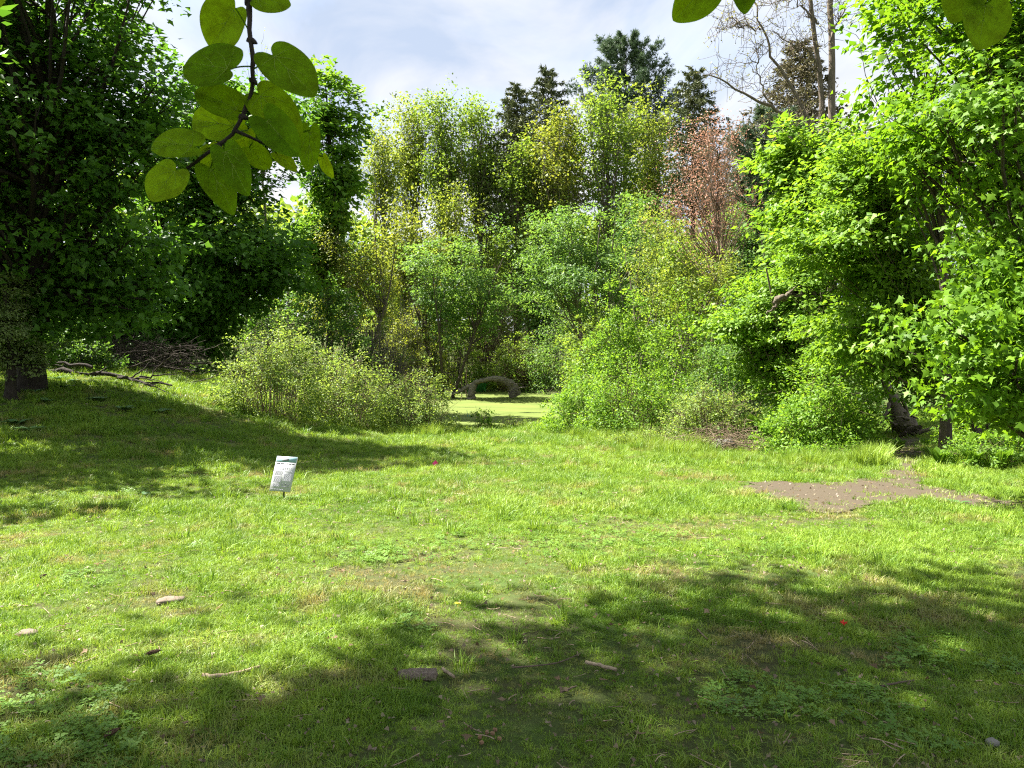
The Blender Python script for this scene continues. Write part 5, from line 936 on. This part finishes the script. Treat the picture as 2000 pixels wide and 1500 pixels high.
def lawn_sign():
    Y = 10.75; b = at(551, Y); root = link('lawn_sign', None, None, b); tag(root, 'small white information sign on a black stake in the lawn', 'sign'); inv = Matrix.Translation(-Vector(b)); yaw = R(20); lean = R(22)
    M['sign_white'] = plain('sign_white', (.50, .505, .52), .5, .1); M['sign_blue'] = plain('sign_blue', (.24, .38, .42), .5, .1); M['sign_grey'] = plain('sign_grey', (.22, .225, .25), .5, .1); M['sign_text'] = plain('sign_text', (.055, .06, .07), .5, .1); M['black_metal'] = plain('black_metal', (.012, .012, .014), .45)
    ux = np.array((math.cos(yaw), -math.sin(yaw), 0)); nf = np.array((-math.sin(yaw), -math.cos(yaw), 0)); un = nf * math.cos(lean) + np.array((0, 0, math.sin(lean))); uv = -nf * math.sin(lean) + np.array((0, 0, math.cos(lean)))
    Wd, Hh = .345, .50; c = b + np.array((0, 0, .385)); r = rng_(810)
    def part(name, mat, items, n0, n1):
        mb = MB()
        for (u0, u1, v0, v1) in items: box(mb, c + ux * ((u0 + u1) / 2 - .5) * Wd + uv * (.5 - (v0 + v1) / 2) * Hh + un * (n0 + n1) / 2, ux, uv, un, (u1 - u0) / 2 * Wd, (v1 - v0) / 2 * Hh, (n1 - n0) / 2)
        o = mb.build(name, M[mat], pn if name != 'panel' else root); o.matrix_parent_inverse = inv if name == 'panel' else Matrix.Identity(4); return o
    pn = part('panel', 'sign_white', [(0, 1, 0, 1)], -.004, .004)
    part('header_band', 'sign_blue', [(0.01, .99, .005, .165)], .004, .0055)
    def words(u0, u1, v0, v1, gap=.02, wl=(.05, .12)):
        L_ = []; u = u0
        while u < u1 - .02:
            w_ = min(r.uniform(*wl), u1 - u); L_.append((u, u + w_, v0, v1)); u += w_ + gap
        return L_
    part('header_picture', 'sign_grey', [(.3, .62, .05, .13)], .0055, .0065)
    part('title_print', 'sign_text', words(.07, .93, .195, .225, .03, (.12, .22)), .004, .0052)
    part('subtitle_print', 'sign_grey', words(.15, .85, .33, .348) + words(.25, .75, .365, .383), .004, .0052)
    body = []
    for (u0, u1, v0, v1) in ((.08, .46, .42, .54), (.08, .46, .57, .75), (.08, .44, .79, .86), (.53, .93, .42, .45), (.53, .93, .49, .70)):
        v = v0
        while v < v1: body += words(u0, u1, v, v + .010, .012, (.04, .10)); v += .017
    part('body_print', 'sign_grey', body, .004, .0050)
    part('emblem_row', 'sign_text', [(.56, .60, .78, .82), (.68, .73, .77, .82), (.82, .87, .78, .82), (.54, .90, .855, .872)], .004, .0050)
    part('footer_print', 'sign_grey', words(.05, .65, .94, .955, .012), .004, .0050)
    mb = MB(); tubes(mb, polyline([b - (0, 0, .1), b + np.array((.0, .004, .36))], 5, r), np.full(5, .0105), 8, cap=True); back = c - un * .022; tubes(mb, polyline([b + np.array((0, .004, .14)), back + uv * .16], 5, r), np.full(5, .009), 8, cap=True); o = mb.build('stake', M['black_metal'], root, True); o.matrix_parent_inverse = inv
lawn_sign()
# ------------------------------------------------------------------ sticks, bark, cones and dead leaves on the lawn
def stick(name, label, pts, rad, mat, seed, K=16, taper=.6):
    r = rng_(seed); Q = []
    for px, py in pts: q = at(px, gY(py)); q[2] += .028; Q.append(q)
    mb = MB(); q = polyline(Q, K, r, rad * .12); tubes(mb, q, rad * np.linspace(1, taper, K) * (1 + r.normal(0, .06, K)), 8, cap=True); return mesh_thing(mb, name, M[mat], label, 'stick', None, Q[0])
stick('stick', 'thick curved tan stick lying in the shaded grass', [(386, 1350), (400, 1354), (425, 1351), (450, 1345), (475, 1339), (499, 1332)], .014, 'stick', 901)
stick('stick', 'short broken stick beside the bark slab', [(862, 1334), (884, 1350)], .009, 'stick', 902, 8, .9)
stick('stick', 'straight tan stick lying by the thin dark twig', [(1147, 1319), (1178, 1327), (1208, 1336)], .011, 'stick', 903, 10, .9)
stick('twig', 'long thin dark twig lying across the shaded turf', [(1000, 1332), (1050, 1328), (1090, 1322), (1112, 1313), (1136, 1301)], .005, 'stick_dark', 904)
stick('twig', 'thin bent pale twig lying in the sunny lawn', [(886, 975), (905, 976), (916, 979), (929, 984)], .010, 'stick', 905)
stick('twig', 'dark crooked twig under the grass tips by the red blossom side', [(1735, 1369), (1765, 1362), (1800, 1356)], .007, 'stick_dark', 906)
stick('twig', 'short pale stalk in the shaded grass below the curved stick', [(196, 1408), (226, 1421)], .004, 'stick', 907, 8)
stick('stick', 'slim brown stick close to the frame of worn soil patches', [(1368, 1252), (1388, 1272)], .006, 'stick_dark', 908, 8)
stick('twig', 'forked dark twig near the straight tan stick', [(1098, 1382), (1128, 1370)], .006, 'stick_dark', 909, 8)
def bark_piece():
    r = rng_(920); Yq = gY(1345); b = at(812, Yq); n1, n2 = 30, 12; u, v = np.meshgrid(np.linspace(-1, 1, n1), np.linspace(-1, 1, n2)); ed = 1 - .25 * fbm(u * 3, v * 0, 1.5, 4); x = u * .105 * (1 + .06 * np.sin(v * 3)); y = v * .055 * ed + .012 * np.cos(u * 2)
    h = .030 + .018 * (1 - v ** 2) + .026 * (fbm(u * 9, v * 5, 1.2, 7, 4) - .45); h = np.where(np.maximum(np.abs(u), np.abs(v)) > .98, .008, h); a = .12; V = np.stack([x * math.cos(a) - y * math.sin(a), x * math.sin(a) + y * math.cos(a), h], -1).reshape(-1, 3) + b
    i_ = (np.arange(n2 - 1)[:, None] * n1 + np.arange(n1 - 1)[None]).ravel(); mb = MB(); mb.add(V, np.stack([i_, i_ + 1, i_ + n1 + 1, i_ + n1], -1)); mesh_thing(mb, 'bark_slab', M['barkpiece'], 'rough grey slab of furrowed bark lying in the shaded grass', 'bark', None, b)
bark_piece()
def cone(px, py, L, label, seed, yaw):
    r = rng_(seed); b = at(px, gY(py)) + np.array((0, 0, .045)); mb = MB(); d = np.array((math.cos(yaw), math.sin(yaw), .15)); d /= np.linalg.norm(d); s = nrm(np.cross(d, (0, 0, 1.))); t_ = np.cross(s, d); m = 70; f = np.linspace(0, 1, m); th = np.arange(m) * 2.4; rr = L * .22 * np.sin(np.clip(f * .92 + .08, 0, 1) * math.pi) ** .7
    o_ = np.cos(th)[:, None] * s + np.sin(th)[:, None] * t_; C = b + (f[:, None] - .5) * d * L + o_ * rr[:, None] * .4; leaves(mb, C, d[None] + .5 * o_, o_ - .4 * d, np.maximum(rr * .8, .006), (OVAL[0] * np.array((1.4, 1, 1)), OVAL[1]), r.uniform(0, 1, m)); tubes(mb, np.stack([b - d * L * .5, b - d * L * .2, b + d * L * .2, b + d * L * .5]), np.array((.1, .5, .45, .05)) * L * .3, 7); mesh_thing(mb, 'pine_cone', M['cone'], label, 'pine cone', None, b, False)
cone(288, 1305, .085, 'dark brown pine cone lying in the shade line grass', 931, .4); cone(73, 1139, .07, 'small dark pine cone in the sunny grass', 932, 1.2); cone(202, 1479, .075, 'dark round pine cone deep in the shaded grass', 933, .9)
for i, (px, py) in enumerate(((936, 1472), (939, 1484), (950, 1462), (961, 1464), (966, 1456), (975, 1475))): rock('seed_pod', 'round brown seed pod lying in the shaded grass', px, gY(py), .010, .010, .009, 'nut', 940 + i, .018, 'seed pods in the shaded grass')['category'] = 'seed pod'
def dead_leaf(px, py, s, seed, mat='dead_leaf'):
    r = rng_(seed); b = at(px, gY(py)) + np.array((0, 0, .05)); TV, TF = MAPLE if r.uniform() < .5 else LOBED; V = TV.copy(); V[:, 1] -= .4; V[:, 2] = .35 * (V[:, 0] ** 2) + .3 * V[:, 1] ** 2 * r.uniform(-.5, 1) + r.normal(0, .05, len(V)); a = r.uniform(0, 6.283); c, sn = math.cos(a), math.sin(a); V = V @ np.array([[c, -sn, 0], [sn, c, 0], [0, 0, 1]]).T; ti = r.normal(0, .25); V = V @ np.array([[1, 0, 0], [0, math.cos(ti), -math.sin(ti)], [0, math.sin(ti), math.cos(ti)]]).T
    mb = MB(); mb.add(V * s + b, TF, float(np.clip(r.normal(.6, .3), 0, 1))); mesh_thing(mb, 'dead_leaf', M[mat], 'curled tan dead leaf lying on the lawn', 'leaf', 'dead leaves on the lawn', b, False)
DL = [(666, 1134, .13), (1075, 1131, .07), (1228, 1134, .09), (1385, 1222, .08), (1197, 1248, .07), (806, 1176, .05), (648, 1277, .07), (680, 1293, .06), (120, 1100, .06), (645, 1160, .06), (1655, 1200, .05), (1090, 1362, .06), (980, 1405, .09), (1063, 1402, .06), (1180, 1365, .09), (1505, 1345, .08), (1400, 1325, .08), (1720, 1335, .09), (1895, 1300, .06), (1860, 1180, .07), (1965, 1370, .06), (1420, 1105, .06), (1330, 1140, .06), (1705, 1135, .06), (1020, 1075, .05), (690, 1090, .06), (430, 1095, .05), (800, 1110, .06), (1140, 1065, .06), (1240, 1055, .06), (500, 1410, .08), (120, 1375, .08), (220, 1302, .06), (150, 1305, .07), (600, 1390, .06), (860, 1455, .07), (910, 1488, .09), (1255, 1480, .10), (1480, 1380, .07), (1570, 1440, .07), (1640, 1455, .06), (1340, 1290, .06), (1260, 1212, .06), (1950, 1240, .05), (350, 1460, .07), (690, 1300, .05), (905, 1120, .05), (320, 1060, .05)]
for i, (px, py, s) in enumerate(DL): dead_leaf(px, py, s * .6, 960 + i)
